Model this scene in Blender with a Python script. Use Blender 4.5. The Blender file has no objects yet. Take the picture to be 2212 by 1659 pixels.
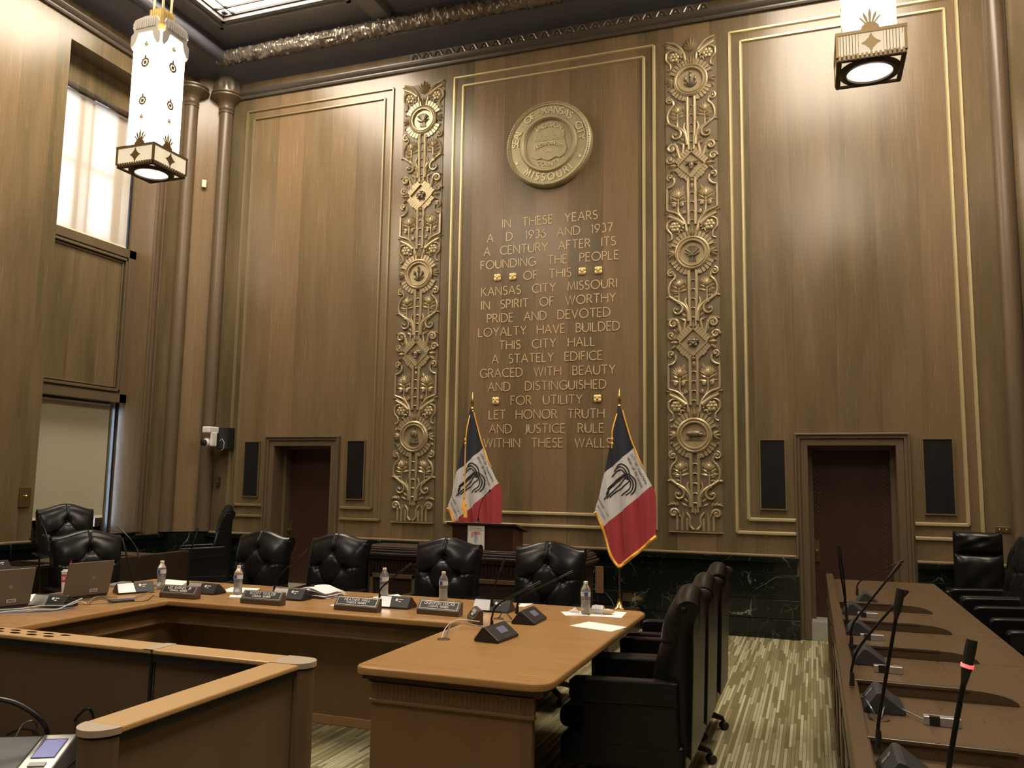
import bpy, bmesh, math, random
from math import pi, sin, cos, radians as rad
from mathutils import Vector, Matrix, Euler, noise as mnoise
random.seed(7)
S = bpy.context.scene
COL = S.collection
# ------------------------------------------------------------------ camera
FPX, IW, IH = 1788.83, 2212, 1659
yaw, pitch, roll = -0.348386545, 0.117836072, 0.0149987345
cf = Vector((sin(yaw)*cos(pitch), cos(yaw)*cos(pitch), sin(pitch)))
_r = Vector((cos(yaw), -sin(yaw), 0)); _u = _r.cross(cf)
cr = _r*cos(roll)+_u*sin(roll); cu = -_r*sin(roll)+_u*cos(roll)
CAM = Vector((0, 0, 1.6))
cam = bpy.data.cameras.new('camera'); co = bpy.data.objects.new('camera', cam); COL.objects.link(co)
co.matrix_world = Matrix(((cr.x, cu.x, -cf.x, 0), (cr.y, cu.y, -cf.y, 0), (cr.z, cu.z, -cf.z, 1.6), (0, 0, 0, 1)))
cam.sensor_fit = 'HORIZONTAL'; cam.sensor_width = 36; cam.lens = FPX/IW*36; cam.clip_start = .05; cam.clip_end = 100
S.camera = co
def ray(x, y): return cf*FPX + cr*(x-IW/2) - cu*(y-IH/2)
def aty(x, y, Y): d = ray(x, y); return CAM + d*(Y/d.y)
def atz(x, y, z): d = ray(x, y); return CAM + d*((z-1.6)/d.z)
def atx(x, y, X): d = ray(x, y); return CAM + d*(X/d.x)
# ------------------------------------------------------------------ mesh builder
class MB:
    clamp = None
    def __init__(s): s.v = []; s.f = []; s.mi = []; s.cur = 0
    def add(s, vs, fs):
        n = len(s.v); s.v += [Vector(p) for p in vs]
        for f in fs: s.f.append([i+n for i in f]); s.mi.append(s.cur)
    def box(s, x0, y0, z0, x1, y1, z1):
        if x0 > x1: x0, x1 = x1, x0
        if y0 > y1: y0, y1 = y1, y0
        if z0 > z1: z0, z1 = z1, z0
        s.add([(x0,y0,z0),(x1,y0,z0),(x1,y1,z0),(x0,y1,z0),(x0,y0,z1),(x1,y0,z1),(x1,y1,z1),(x0,y1,z1)],
              [(0,3,2,1),(4,5,6,7),(0,1,5,4),(1,2,6,5),(2,3,7,6),(3,0,4,7)]); return s
    def ext(s, pts, a, b, fn=lambda u, v, w: (u, v, w)):
        n = len(pts)
        ar = sum(pts[i][0]*pts[(i+1) % n][1]-pts[(i+1) % n][0]*pts[i][1] for i in range(n))
        if ar < 0: pts = pts[::-1]
        vs = [fn(p[0], p[1], a) for p in pts]+[fn(p[0], p[1], b) for p in pts]
        s.add(vs, [list(range(n))[::-1], list(range(n, 2*n))]+[(i, (i+1) % n, n+(i+1) % n, n+i) for i in range(n)]); return s
    def tube(s, path, r, n=8, flat=None, cap=True):
        path = [Vector(p) for p in path]; m = len(path)
        rr = r if isinstance(r, (list, tuple)) else [r]*m
        vs = []; prev = None
        for i, p in enumerate(path):
            t = (path[min(i+1, m-1)]-path[max(i-1, 0)])
            if t.length < 1e-9: t = Vector((0, 0, 1))
            t.normalize()
            if prev is None:
                a = Vector((0, 0, 1)) if abs(t.z) < .9 else Vector((0, 1, 0))
                nrm = t.cross(a).normalized()
            else:
                nrm = (prev-t*prev.dot(t))
                nrm = nrm.normalized() if nrm.length > 1e-6 else t.orthogonal().normalized()
            prev = nrm; b = t.cross(nrm)
            for k in range(n):
                an = 2*pi*k/n; d = nrm*cos(an)+b*sin(an)
                q = d*rr[i]
                if flat: q = Vector((q.x*flat[0], q.y*flat[1], q.z*flat[2]))
                vs.append(p+q)
        fs = [(i*n+k, i*n+(k+1) % n, (i+1)*n+(k+1) % n, (i+1)*n+k) for i in range(m-1) for k in range(n)]
        if cap: fs += [list(range(n))[::-1], [(m-1)*n+k for k in range(n)]]
        s.add(vs, fs); return s
    def lathe(s, prof, c=(0, 0, 0), n=24, axis='Z', a0=0, a1=2*pi, cap=True):
        full = abs(a1-a0-2*pi) < 1e-6; vs = []; m = len(prof); c = Vector(c)
        kk = n if full else n+1
        for r, h in prof:
            for k in range(kk):
                an = a0+(a1-a0)*k/n; x, y = r*cos(an), r*sin(an)
                vs.append(c+Vector({'Z': (x, y, h), 'Y': (x, h, y), 'X': (h, x, y)}[axis]))
        fs = []
        for i in range(m-1):
            for k in range(n):
                k2 = (k+1) % n if full else k+1
                q = (i*kk+k, i*kk+k2, (i+1)*kk+k2, (i+1)*kk+k)
                fs.append(q if axis != 'Y' else q[::-1])
        if full and cap:
            if prof[0][0] > 1e-6: fs.append(list(range(n))[::-1])
            if prof[-1][0] > 1e-6: fs.append([(m-1)*n+k for k in range(n)])
        s.add(vs, fs); return s
    def ell(s, c, r, n=12, m=8):
        c = Vector(c); prof = [(max(sin(pi*i/m), 1e-4), -cos(pi*i/m)) for i in range(m+1)]
        k = len(s.v); s.lathe(prof, (0, 0, 0), n)
        for i in range(k, len(s.v)):
            p = s.v[i]; s.v[i] = c+Vector((p.x*r[0], p.y*r[1], p.z*r[2]))
        return s
    def rib(s, path, w, fn, t=.004):
        """stroke: 2-D polyline path, width w, raised by t; fn(u,v,h) -> point"""
        m = len(path)
        if m < 2: return s
        L = []; R = []
        for i in range(m):
            a = Vector(path[max(i-1, 0)]); b = Vector(path[min(i+1, m-1)]); p = Vector(path[i])
            if i > 0 and i < m-1:
                d1 = (p-Vector(path[i-1])).normalized(); d2 = (Vector(path[i+1])-p).normalized()
                d = d1+d2
                if d.length < .3: d = d2
                d.normalize(); nn = Vector((-d.y, d.x)); k = max(abs(nn.dot(Vector((-d2.y, d2.x)))), .5); nn = nn/k
            else:
                d = (b-a); d.normalize(); nn = Vector((-d.y, d.x))
            L.append(p+nn*w/2); R.append(p-nn*w/2)
        vs = [fn(q.x, q.y, t) for q in L]+[fn(q.x, q.y, t) for q in R]+[fn(q.x, q.y, 0) for q in L]+[fn(q.x, q.y, 0) for q in R]
        fs = []
        for i in range(m-1):
            fs += [(i, m+i, m+i+1, i+1), (2*m+i, i, i+1, 2*m+i+1), (m+i, 3*m+i, 3*m+i+1, m+i+1)]
        fs += [(0, 2*m, 3*m, m), (m-1, 2*m-1, 4*m-1, 3*m-1)]
        s.add(vs, fs); return s
    def grid(s, fn, nu, nv, close_u=False):
        vs = [fn(i/nu, j/nv) for j in range(nv+1) for i in range(nu+1)]
        w = nu+1
        s.add(vs, [(j*w+i, j*w+i+1, (j+1)*w+i+1, (j+1)*w+i) for j in range(nv) for i in range(nu)]); return s
    def xf(s, M, k0=0):
        for i in range(k0, len(s.v)): s.v[i] = M @ s.v[i]
        return s
    def build(s, name, mat, parent=None, org=None, world=False, smooth=False, bevel=0, seg=2, tri=None, fix=False):
        me = bpy.data.meshes.new(name)
        if MB.clamp is not None:
            for p in s.v:
                if p.y > MB.clamp: p.y = MB.clamp
        off = Vector(org) if org is not None else (parent.location.copy() if (world and parent) else Vector((0, 0, 0)))
        me.from_pydata([p-off for p in s.v], [], s.f)
        mats = mat if isinstance(mat, (list, tuple)) else [mat]
        for m in mats: me.materials.append(m)
        if len(mats) > 1: me.polygons.foreach_set('material_index', s.mi)
        me.update()
        bm = bmesh.new(); bm.from_mesh(me)
        if not fix: bmesh.ops.recalc_face_normals(bm, faces=bm.faces)
        bm.to_mesh(me); bm.free()
        if smooth:
            me.polygons.foreach_set('use_smooth', [True]*len(me.polygons))
            try: me.set_sharp_from_angle(angle=rad(42 if smooth is True else smooth))
            except Exception: pass
        o = bpy.data.objects.new(name, me); COL.objects.link(o)
        if org is not None and parent is None: o.location = org
        if parent: o.parent = parent
        if bevel:
            b = o.modifiers.new('bevel', 'BEVEL'); b.width = bevel; b.segments = seg; b.limit_method = 'ANGLE'; b.angle_limit = rad(40)
            b.harden_normals = False
        return o
def tag(o, label=None, cat=None, group=None, kind=None):
    if label: o['label'] = label
    if cat: o['category'] = cat
    if group: o['group'] = group
    if kind: o['kind'] = kind
    return o
def empty(name, loc, label, cat, group=None, rz=0):
    o = bpy.data.objects.new(name, None); COL.objects.link(o); o.location = loc; o.rotation_euler = (0, 0, rz)
    o.empty_display_size = .1
    return tag(o, label, cat, group)
def copy_tree(o, parent=None):
    c = o.copy(); COL.objects.link(c)
    if parent: c.parent = parent
    for ch in list(o.children): copy_tree(ch, c)
    return c
# ------------------------------------------------------------------ materials
def mat(name, col, rough=.5, metal=0, **kw):
    m = bpy.data.materials.new(name); m.use_nodes = True; b = m.node_tree.nodes['Principled BSDF']
    b.inputs['Base Color'].default_value = (*col, 1); b.inputs['Roughness'].default_value = rough; b.inputs['Metallic'].default_value = metal
    for k, v in kw.items(): b.inputs[k.replace('_', ' ')].default_value = v
    return m
def nodes(m): nt = m.node_tree; return nt, nt.nodes, nt.links, nt.nodes['Principled BSDF']
def noise_var(m, amt=.25, scale=8, bump=0, bscale=200, co='Object'):
    nt, N, L, b = nodes(m); tc = N.new('ShaderNodeTexCoord'); n = N.new('ShaderNodeTexNoise'); n.inputs['Scale'].default_value = scale
    L.new(tc.outputs[co], n.inputs['Vector']); c = b.inputs['Base Color'].default_value[:3]
    mx = N.new('ShaderNodeMix'); mx.data_type = 'RGBA'; mx.inputs[6].default_value = (*[x*(1-amt) for x in c], 1); mx.inputs[7].default_value = (*[x*(1+amt) for x in c], 1)
    L.new(n.outputs['Fac'], mx.inputs[0]); L.new(mx.outputs[2], b.inputs['Base Color'])
    if bump:
        n2 = N.new('ShaderNodeTexNoise'); n2.inputs['Scale'].default_value = bscale; L.new(tc.outputs[co], n2.inputs['Vector'])
        bp = N.new('ShaderNodeBump'); bp.inputs['Strength'].default_value = bump; bp.inputs['Distance'].default_value = .002
        L.new(n2.outputs['Fac'], bp.inputs['Height']); L.new(bp.outputs['Normal'], b.inputs['Normal'])
    return m
def wood(name, ca, cb, cc, rough=.4, along='Z', board=.43, world=True, contrast=1., spec=.5, seam=False):
    """veneer: boards side by side, fine grain and broad clouds running along one axis"""
    m = mat(name, ca, rough); nt, N, L, b = nodes(m); b.inputs['Specular IOR Level'].default_value = spec
    if world: g = N.new('ShaderNodeNewGeometry'); P = g.outputs['Position']
    else: g = N.new('ShaderNodeTexCoord'); P = g.outputs['Object']
    sp = N.new('ShaderNodeSeparateXYZ'); L.new(P, sp.inputs[0])
    a = {'X': 0, 'Y': 1, 'Z': 2}[along]; o1, o2 = [i for i in range(3) if i != a]
    def M(op, x, y=None):
        n = N.new('ShaderNodeMath'); n.operation = op
        for i, q in enumerate((x, y)):
            if isinstance(q, (int, float)): n.inputs[i].default_value = q
            elif q is not None: L.new(q, n.inputs[i])
        return n.outputs[0]
    s_ = M('ADD', sp.outputs[o1], sp.outputs[o2]) if along == 'Z' else M('ADD', sp.outputs[o1], M('MULTIPLY', sp.outputs[o2], .37))
    idn = M('FLOOR', M('DIVIDE', M('ADD', s_, .13), board), None)
    wn = N.new('ShaderNodeTexWhiteNoise'); wn.noise_dimensions = '1D'; L.new(idn, wn.inputs['W'])
    def cmb(x, y, z):
        c = N.new('ShaderNodeCombineXYZ')
        for i, q in enumerate((x, y, z)):
            if isinstance(q, (int, float)): c.inputs[i].default_value = q
            else: L.new(q, c.inputs[i])
        return c.outputs[0]
    big = N.new('ShaderNodeTexNoise'); big.inputs['Scale'].default_value = 1; big.inputs['Detail'].default_value = 3
    L.new(cmb(M('MULTIPLY', s_, 5), M('MULTIPLY', sp.outputs[a], .55), M('MULTIPLY', wn.outputs['Value'], 40)), big.inputs['Vector'])
    fin = N.new('ShaderNodeTexNoise'); fin.inputs['Scale'].default_value = 1; fin.inputs['Detail'].default_value = 5; fin.inputs['Roughness'].default_value = .65
    L.new(cmb(M('MULTIPLY', s_, 90), M('MULTIPLY', sp.outputs[a], 2.2), M('MULTIPLY', wn.outputs['Value'], 17)), fin.inputs['Vector'])
    r1 = N.new('ShaderNodeMix'); r1.data_type = 'RGBA'; r1.inputs[6].default_value = (*ca, 1); r1.inputs[7].default_value = (*cb, 1)
    mr = N.new('ShaderNodeMapRange'); mr.inputs[1].default_value = .34; mr.inputs[2].default_value = .66; L.new(big.outputs['Fac'], mr.inputs[0])
    L.new(mr.outputs[0], r1.inputs[0])
    r2 = N.new('ShaderNodeMix'); r2.data_type = 'RGBA'; L.new(r1.outputs[2], r2.inputs[6]); r2.inputs[7].default_value = (*cc, 1)
    L.new(M('MULTIPLY', wn.outputs['Value'], .75), r2.inputs[0])
    r3 = N.new('ShaderNodeMix'); r3.data_type = 'RGBA'; r3.blend_type = 'MULTIPLY'; r3.inputs[0].default_value = 1
    L.new(r2.outputs[2], r3.inputs[6])
    v = M('ADD', M('MULTIPLY', fin.outputs['Fac'], .60*contrast), 1-.30*contrast)
    if seam:
        fr = M('FRACT', M('DIVIDE', M('ADD', s_, .13), board)); v = M('MULTIPLY', v, M('SUBTRACT', 1, M('MULTIPLY', M('LESS_THAN', fr, .009), .35)))
        v = M('MULTIPLY', v, M('ADD', M('MULTIPLY', wn.outputs['Value'], .16), .92))
    L.new(cmb(v, v, v), r3.inputs[7]); L.new(r3.outputs[2], b.inputs['Base Color'])
    L.new(M('ADD', M('MULTIPLY', fin.outputs['Fac'], .16), rough-.08), b.inputs['Roughness'])
    return m
WALLC = ((.158, .116, .064), (.090, .071, .035), (.192, .124, .068))
M_wall = wood('walnut_wall', *WALLC, rough=.25, seam=True)
M_trim = wood('walnut_trim', (.115, .084, .050), (.09, .068, .040), (.125, .082, .050), rough=.33, board=3)
M_corn = wood('cornice_wood', (.075, .060, .048), (.06, .05, .04), (.08, .06, .048), rough=.3, along='X', board=3)
M_dark = wood('dark_wood', (.030, .019, .013), (.022, .014, .010), (.034, .021, .014), rough=.35, board=2, world=False)
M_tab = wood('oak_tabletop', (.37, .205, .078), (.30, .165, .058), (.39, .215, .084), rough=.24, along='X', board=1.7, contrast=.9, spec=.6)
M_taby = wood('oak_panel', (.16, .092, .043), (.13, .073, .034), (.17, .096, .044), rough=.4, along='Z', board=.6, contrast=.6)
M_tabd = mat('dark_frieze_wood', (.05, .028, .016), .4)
M_daisd = wood('dark_dais_wood', (.075, .045, .026), (.06, .036, .021), (.08, .047, .027), rough=.3, along='Y', board=.83, contrast=.7)
M_dais_ = wood('dais_wood', (.112, .072, .038), (.092, .058, .030), (.122, .076, .040), rough=.3, along='Y', board=.83, contrast=.7)
M_cap = wood('maple_cap', (.50, .31, .13), (.45, .28, .115), (.52, .32, .135), rough=.35, along='X', board=4, contrast=.4)
M_lam = wood('partition_laminate', (.13, .084, .044), (.11, .072, .037), (.14, .088, .046), rough=.5, board=3, contrast=.5)
M_endc = mat('beige_plastic', (.42, .34, .26), .4)
M_gold = mat('gold_leaf', (.54, .45, .25), .36, .45); noise_var(M_gold, .12, 3)
M_letter = mat('gold_letter', (.56, .42, .24), .45, .3)
M_gold2 = mat('rosette_gold', (.75, .55, .24), .35, .4)
M_seal2 = mat('seal_letter', (.66, .58, .36), .4, .4)
M_carve = noise_var(mat('gilded_carving', (.36, .285, .165), .38, .38), .25, 9, .1, 60)
M_ground = noise_var(mat('carving_ground', (.135, .103, .060), .5, .1), .2, 6)
M_bronze = mat('bronze_emblem', (.20, .17, .12), .4, .5)
M_seal = noise_var(mat('bronze_seal', (.37, .32, .19), .45, .45), .12, 12)
M_leather = noise_var(mat('black_leather', (.0065, .0065, .007), .30, 0, Specular_IOR_Level=.30), .2, 10, .05, 260)
M_black = mat('black_plastic', (.012, .012, .013), .42)
M_blackm = mat('black_metal', (.015, .015, .016), .3, .6)
M_graph = mat('graphite_plastic', (.055, .058, .065), .35, .3)
M_silver = mat('silver_plastic', (.52, .52, .52), .33, .75)
M_chrome = mat('chrome', (.7, .7, .7), .15, 1)
M_brass = mat('polished_brass', (.75, .53, .20), .2, 1)
M_gilt = mat('gold_fringe', (.80, .42, .06), .6, .1)
M_white = mat('white_plastic', (.75, .74, .72), .35)
M_paper = mat('white_paper', (.85, .84, .82), .7)
M_red = mat('red_print', (.62, .03, .05), .5)
M_blue = mat('blue_print', (.03, .07, .38), .5)
M_lgrey = mat('laptop_lid', (.155, .135, .105), .4, .3)
M_navy = noise_var(mat('navy_satin', (.010, .014, .030), .55, 0, Sheen_Weight=.2), .2, 6)
M_fwhite = mat('white_satin', (.62, .60, .60), .55)
M_fred = mat('red_satin', (.36, .035, .045), .5, 0, Sheen_Weight=.2)
M_ink = mat('black_ink', (.012, .011, .011), .6)
M_grey = mat('grey_metal', (.25, .25, .24), .4, .5)
M_glass = mat('clear_plastic', (.95, .96, .97), .05, 0, Transmission_Weight=.9, IOR=1.3)
M_water = mat('water', (.85, .88, .90), .05, 0, Transmission_Weight=.6, IOR=1.33)
M_stone = noise_var(mat('threshold_stone', (.27, .27, .22), .5), .15, 10)
M_ceil = noise_var(mat('ceiling_paint', (.17, .16, .165), .40), .15, 2)
M_soff = noise_var(mat('shaded_cove_paint', (.085, .088, .110), .36), .15, 2)  # shade and bluish reflection of the unlit cove put into the colour
M_torus = noise_var(mat('bronzed_carving', (.20, .17, .14), .27, .5), .3, 10, .4, 40)
M_doorl = noise_var(mat('oxblood_leather', (.045, .018, .012), .42), .25, 3, .1, 200)
M_stud = mat('stud_brass', (.22, .12, .05), .3, .9)
M_vent = mat('vent_black', (.012, .012, .013), .5, .3)
M_ventf = mat('vent_frame_bronze', (.20, .15, .08), .4, .5)
def marble():
    m = mat('verde_marble', (.006, .011, .009), .14); nt, N, L, b = nodes(m)
    g = N.new('ShaderNodeNewGeometry'); dn = N.new('ShaderNodeTexNoise'); dn.inputs['Scale'].default_value = 2.5; dn.inputs['Detail'].default_value = 4
    L.new(g.outputs['Position'], dn.inputs['Vector'])
    mx = N.new('ShaderNodeMix'); mx.data_type = 'RGBA'; mx.inputs[0].default_value = .30; L.new(g.outputs['Position'], mx.inputs[6]); L.new(dn.outputs['Color'], mx.inputs[7])
    outs = []
    for sc, w, st in ((2.6, .012, .55), (7.0, .018, .20), (17.0, .03, .06)):
        v = N.new('ShaderNodeTexVoronoi'); v.feature = 'DISTANCE_TO_EDGE'; v.inputs['Scale'].default_value = sc; L.new(mx.outputs[2], v.inputs['Vector'])
        mr = N.new('ShaderNodeMapRange'); mr.inputs[1].default_value = 0; mr.inputs[2].default_value = w; mr.inputs[3].default_value = st; mr.inputs[4].default_value = 0
        L.new(v.outputs['Distance'], mr.inputs[0])
        n2 = N.new('ShaderNodeTexNoise'); n2.inputs['Scale'].default_value = sc*.9; L.new(g.outputs['Position'], n2.inputs['Vector'])
        m2 = N.new('ShaderNodeMapRange'); m2.inputs[1].default_value = .50; m2.inputs[2].default_value = .66; L.new(n2.outputs['Fac'], m2.inputs[0])
        mm = N.new('ShaderNodeMath'); mm.operation = 'MULTIPLY'; L.new(mr.outputs[0], mm.inputs[0]); L.new(m2.outputs[0], mm.inputs[1]); outs.append(mm.outputs[0])
    ad = N.new('ShaderNodeMath'); ad.operation = 'ADD'; L.new(outs[0], ad.inputs[0]); L.new(outs[1], ad.inputs[1])
    a2 = N.new('ShaderNodeMath'); a2.operation = 'ADD'; L.new(ad.outputs[0], a2.inputs[0]); L.new(outs[2], a2.inputs[1]); ad = a2
    c = N.new('ShaderNodeMix'); c.data_type = 'RGBA'; c.inputs[6].default_value = (.0045, .0075, .006, 1); c.inputs[7].default_value = (.50, .54, .45, 1)
    L.new(ad.outputs[0], c.inputs[0]); L.new(c.outputs[2], b.inputs['Base Color']); return m
M_marble = marble()
def carpet():
    m = mat('striped_carpet', (.3, .3, .2), .95); nt, N, L, b = nodes(m); b.inputs['Specular IOR Level'].default_value = .1
    g = N.new('ShaderNodeNewGeometry'); sp = N.new('ShaderNodeSeparateXYZ'); L.new(g.outputs['Position'], sp.inputs[0])
    def M(op, x, y=None):
        n = N.new('ShaderNodeMath'); n.operation = op
        for i, q in enumerate((x, y)):
            if isinstance(q, (int, float)): n.inputs[i].default_value = q
            elif q is not None: L.new(q, n.inputs[i])
        return n.outputs[0]
    xi = M('FLOOR', M('DIVIDE', sp.outputs[0], .021)); w1 = N.new('ShaderNodeTexWhiteNoise'); w1.noise_dimensions = '1D'; L.new(xi, w1.inputs['W'])
    yi = M('FLOOR', M('ADD', M('DIVIDE', sp.outputs[1], .52), M('MULTIPLY', w1.outputs['Value'], 9)))
    cc = N.new('ShaderNodeCombineXYZ'); L.new(xi, cc.inputs[0]); L.new(yi, cc.inputs[1])
    w2 = N.new('ShaderNodeTexWhiteNoise'); w2.noise_dimensions = '2D'; L.new(cc.outputs[0], w2.inputs['Vector'])
    r = N.new('ShaderNodeValToRGB'); r.color_ramp.interpolation = 'CONSTANT'; e = r.color_ramp.elements
    e[0].position = 0; e[0].color = (.19, .16, .08, 1); e[1].position = .25; e[1].color = (.25, .215, .115, 1)
    for p, c in ((.5, (.42, .385, .24)), (.75, (.32, .285, .16)), (.88, (.48, .45, .30))):
        q = e.new(p); q.color = (*c, 1)
    L.new(w2.outputs['Value'], r.inputs[0])
    fx = M('FRACT', M('DIVIDE', sp.outputs[0], .021)); ed = M('LESS_THAN', fx, .14)
    mx = N.new('ShaderNodeMix'); mx.data_type = 'RGBA'; L.new(ed, mx.inputs[0]); L.new(r.outputs[0], mx.inputs[6]); mx.inputs[7].default_value = (.13, .115, .055, 1)
    n = N.new('ShaderNodeTexNoise'); n.inputs['Scale'].default_value = 260; L.new(g.outputs['Position'], n.inputs['Vector'])
    m3 = N.new('ShaderNodeMix'); m3.data_type = 'RGBA'; m3.blend_type = 'MULTIPLY'; m3.inputs[0].default_value = .5; L.new(mx.outputs[2], m3.inputs[6]); L.new(n.outputs['Color'], m3.inputs[7])
    L.new(m3.outputs[2], b.inputs['Base Color']); return m
M_carpet = carpet()
def emit(name, col, st):
    m = mat(name, (.8, .8, .8) if st > 1 else (.08, .08, .12), .4); b = m.node_tree.nodes['Principled BSDF']
    b.inputs['Emission Color'].default_value = (*col, 1); b.inputs['Emission Strength'].default_value = st; return m
LAMP = 12.5; SKY = 29.0
M_lamp = emit('lit_alabaster_glass', (1, .83, .62), LAMP)
M_lampd = emit('lit_fluted_glass', (1, .80, .50), LAMP*.08)
M_lampb = emit('lit_bottom_glass', (1, .86, .68), LAMP*.28)
M_sky = emit('lit_laylight_glass', (1, .86, .68), SKY); M_sky2 = emit('added_laylight_glass', (1, .86, .68), SKY*.55)  # the dimmer glass serves the added, unseen laylights
M_fret = mat('frosted_fret', (.45, .42, .38), .3, .3)
M_lampm = mat('lamp_bronze', (.20, .14, .07), .35, .7)
M_screen = emit('lcd_screen', (.36, .38, 1.0), .42)
M_lcd = emit('lcd_grey', (.5, .46, .6), .16)
M_ringr = emit('red_light_ring', (1, .02, .03), 2.6)
def blindmat(name, tr):
    m = bpy.data.materials.new(name); m.use_nodes = True; nt = m.node_tree; N = nt.nodes; L = nt.links; N.remove(N['Principled BSDF'])
    d = N.new('ShaderNodeBsdfDiffuse'); t = N.new('ShaderNodeBsdfTranslucent'); x = N.new('ShaderNodeMixShader')
    d.inputs[0].default_value = ((.70, .64, .54, 1) if tr > .3 else (.43, .385, .28, 1)); t.inputs[0].default_value = (.86, .80, .74, 1); x.inputs[0].default_value = tr
    L.new(d.outputs[0], x.inputs[1]); L.new(t.outputs[0], x.inputs[2]); L.new(x.outputs[0], N['Material Output'].inputs[0]); return m
M_blind = blindmat('roller_blind_fabric', .5); M_blind2 = blindmat('thick_blind_fabric', .06)
M_pane = mat('window_glass', (.9, .95, 1), .02, 0, Transmission_Weight=1.0, IOR=1.02)
M_block = mat('daylight_blocker', (.12, .14, .18), .25, 0)  # opaque blue-grey, holds back daylight behind the lower blind
# ------------------------------------------------------------------ lettering
def arc(cx, cy, rx, ry, a0, a1, n=9): return [(cx+rx*cos(rad(a0+(a1-a0)*i/n)), cy+ry*sin(rad(a0+(a1-a0)*i/n))) for i in range(n+1)]
GL = {
 'A': (.76, [[(0, 0), (.38, 1), (.76, 0)], [(.15, .36), (.61, .36)]]),
 'B': (.54, [[(.25, .52)]+arc(.27, .26, .27, .26, 90, -90)+[(0, 0), (0, 1)]+arc(.24, .76, .22, .24, 90, -90)+[(0, .52)]]),
 'C': (.78, [arc(.5, .5, .5, .5, 50, 310, 14)]),
 'D': (.76, [[(0, 0), (0, 1)]+arc(.26, .5, .5, .5, 90, -90, 12)+[(0, 0)]]),
 'E': (.48, [[(.48, 1), (0, 1), (0, 0), (.48, 0)], [(0, .52), (.4, .52)]]),
 'F': (.46, [[(.46, 1), (0, 1), (0, 0)], [(0, .52), (.38, .52)]]),
 'G': (.84, [arc(.5, .5, .5, .5, 50, 320, 14)+[(.86, .45), (.62, .45)]]),
 'H': (.74, [[(0, 0), (0, 1)], [(.74, 0), (.74, 1)], [(0, .52), (.74, .52)]]),
 'I': (.06, [[(.03, 0), (.03, 1)]]),
 'J': (.3, [[(.3, 1), (.3, .1)]+arc(.1, .1, .2, .22, 0, -110, 5)]),
 'K': (.64, [[(0, 0), (0, 1)], [(.58, 1), (0, .42)], [(.16, .58), (.64, 0)]]),
 'L': (.48, [[(0, 1), (0, 0), (.48, 0)]]),
 'M': (.88, [[(0, 0), (.12, 1), (.44, .1), (.76, 1), (.88, 0)]]),
 'N': (.76, [[(0, 0), (0, 1), (.76, 0), (.76, 1)]]),
 'O': (1., [arc(.5, .5, .5, .5, 0, 360, 20)]),
 'P': (.5, [[(0, 0), (0, 1)]+arc(.24, .74, .26, .26, 90, -90)+[(0, .48)]]),
 'Q': (1., [arc(.5, .5, .5, .5, 0, 360, 20), [(.6, .22), (1.02, -.14)]]),
 'R': (.58, [[(0, 0), (0, 1)]+arc(.24, .75, .25, .25, 90, -90)+[(0, .5)], [(.26, .5), (.6, 0)]]),
 'S': (.48, [arc(.25, .76, .23, .24, 40, 250, 8)+arc(.23, .27, .25, .27, 70, -140, 9)]),
 'T': (.66, [[(0, 1), (.66, 1)], [(.33, 1), (.33, 0)]]),
 'U': (.7, [[(0, 1), (0, .35)]+arc(.35, .35, .35, .35, 180, 360, 10)+[(.7, 1)]]),
 'V': (.72, [[(0, 1), (.36, 0), (.72, 1)]]), 'W': (1.1, [[(0, 1), (.28, 0), (.55, 1), (.82, 0), (1.1, 1)]]),
 'X': (.66, [[(0, 0), (.66, 1)], [(0, 1), (.66, 0)]]), 'Y': (.68, [[(0, 1), (.34, .5), (.68, 1)], [(.34, .5), (.34, 0)]]),
 '0': (.62, [arc(.31, .5, .31, .5, 0, 360, 16)]), '1': (.16, [[(0, .86), (.1, 1), (.1, 0)]]),
 '3': (.5, [arc(.24, .76, .23, .24, 130, -80, 8)+arc(.24, .27, .26, .27, 80, -130, 8)]),
 '5': (.5, [[(.46, 1), (.1, 1), (.05, .56)]+arc(.22, .3, .27, .3, 110, -140, 9)]),
 '6': (.56, [[(.42, 1), (.12, .6)]+arc(.28, .3, .28, .3, 150, 510, 14)]),
 '7': (.54, [[(0, 1), (.54, 1), (.18, 0)]]),
 '8': (.5, [arc(.25, .76, .21, .24, 0, 360, 12), arc(.25, .26, .25, .26, 0, 360, 12)]),
 '9': (.56, [arc(.28, .7, .28, .3, -30, 330, 14)+[(.46, .42), (.14, 0)]]),
 '.': (.06, [[(.0, 0), (.0, .08)]]), ',': (.06, [[(.04, .08), (0, -.12)]]), '-': (.12, [[(0, .5), (.12, .5)]]), ' ': (.5, [])}
def strokes(txt, h, gap=.2, word=.9, width=None, words=False):
    """centred polylines of a line of text"""
    ws = [GL[c][0] for c in txt]; nsp = txt.count(' ')
    tot = sum((word if c == ' ' else GL[c][0]) for c in txt)+gap*(len(txt)-1)
    if width is not None:
        extra = width/h-tot
        if nsp and extra > 0: word += extra*.6/nsp; gap += extra*.4/(len(txt)-1)
        else: gap += extra/max(len(txt)-1, 1)
    out = []; x = 0; ws_ = [[]]
    for c in txt:
        if c == ' ': ws_.append([])
        for pl in GL[c][1]: out.append([((x+a)*h, b*h) for a, b in pl]); ws_[-1].append(out[-1])
        x += (word if c == ' ' else GL[c][0])+gap
    W = (x-gap)*h
    if words: return [[[(a-W/2, b) for a, b in pl] for pl in wd] for wd in ws_], W
    return [[(a-W/2, b) for a, b in pl] for pl in out], W
def write(mb, txt, h, w, fn, **kw):
    pls, W = strokes(txt, h, **kw)
    t = kw.get('t', .002)
    for pl in pls: mb.rib(pl, w, fn, .002)
    return W
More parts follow.
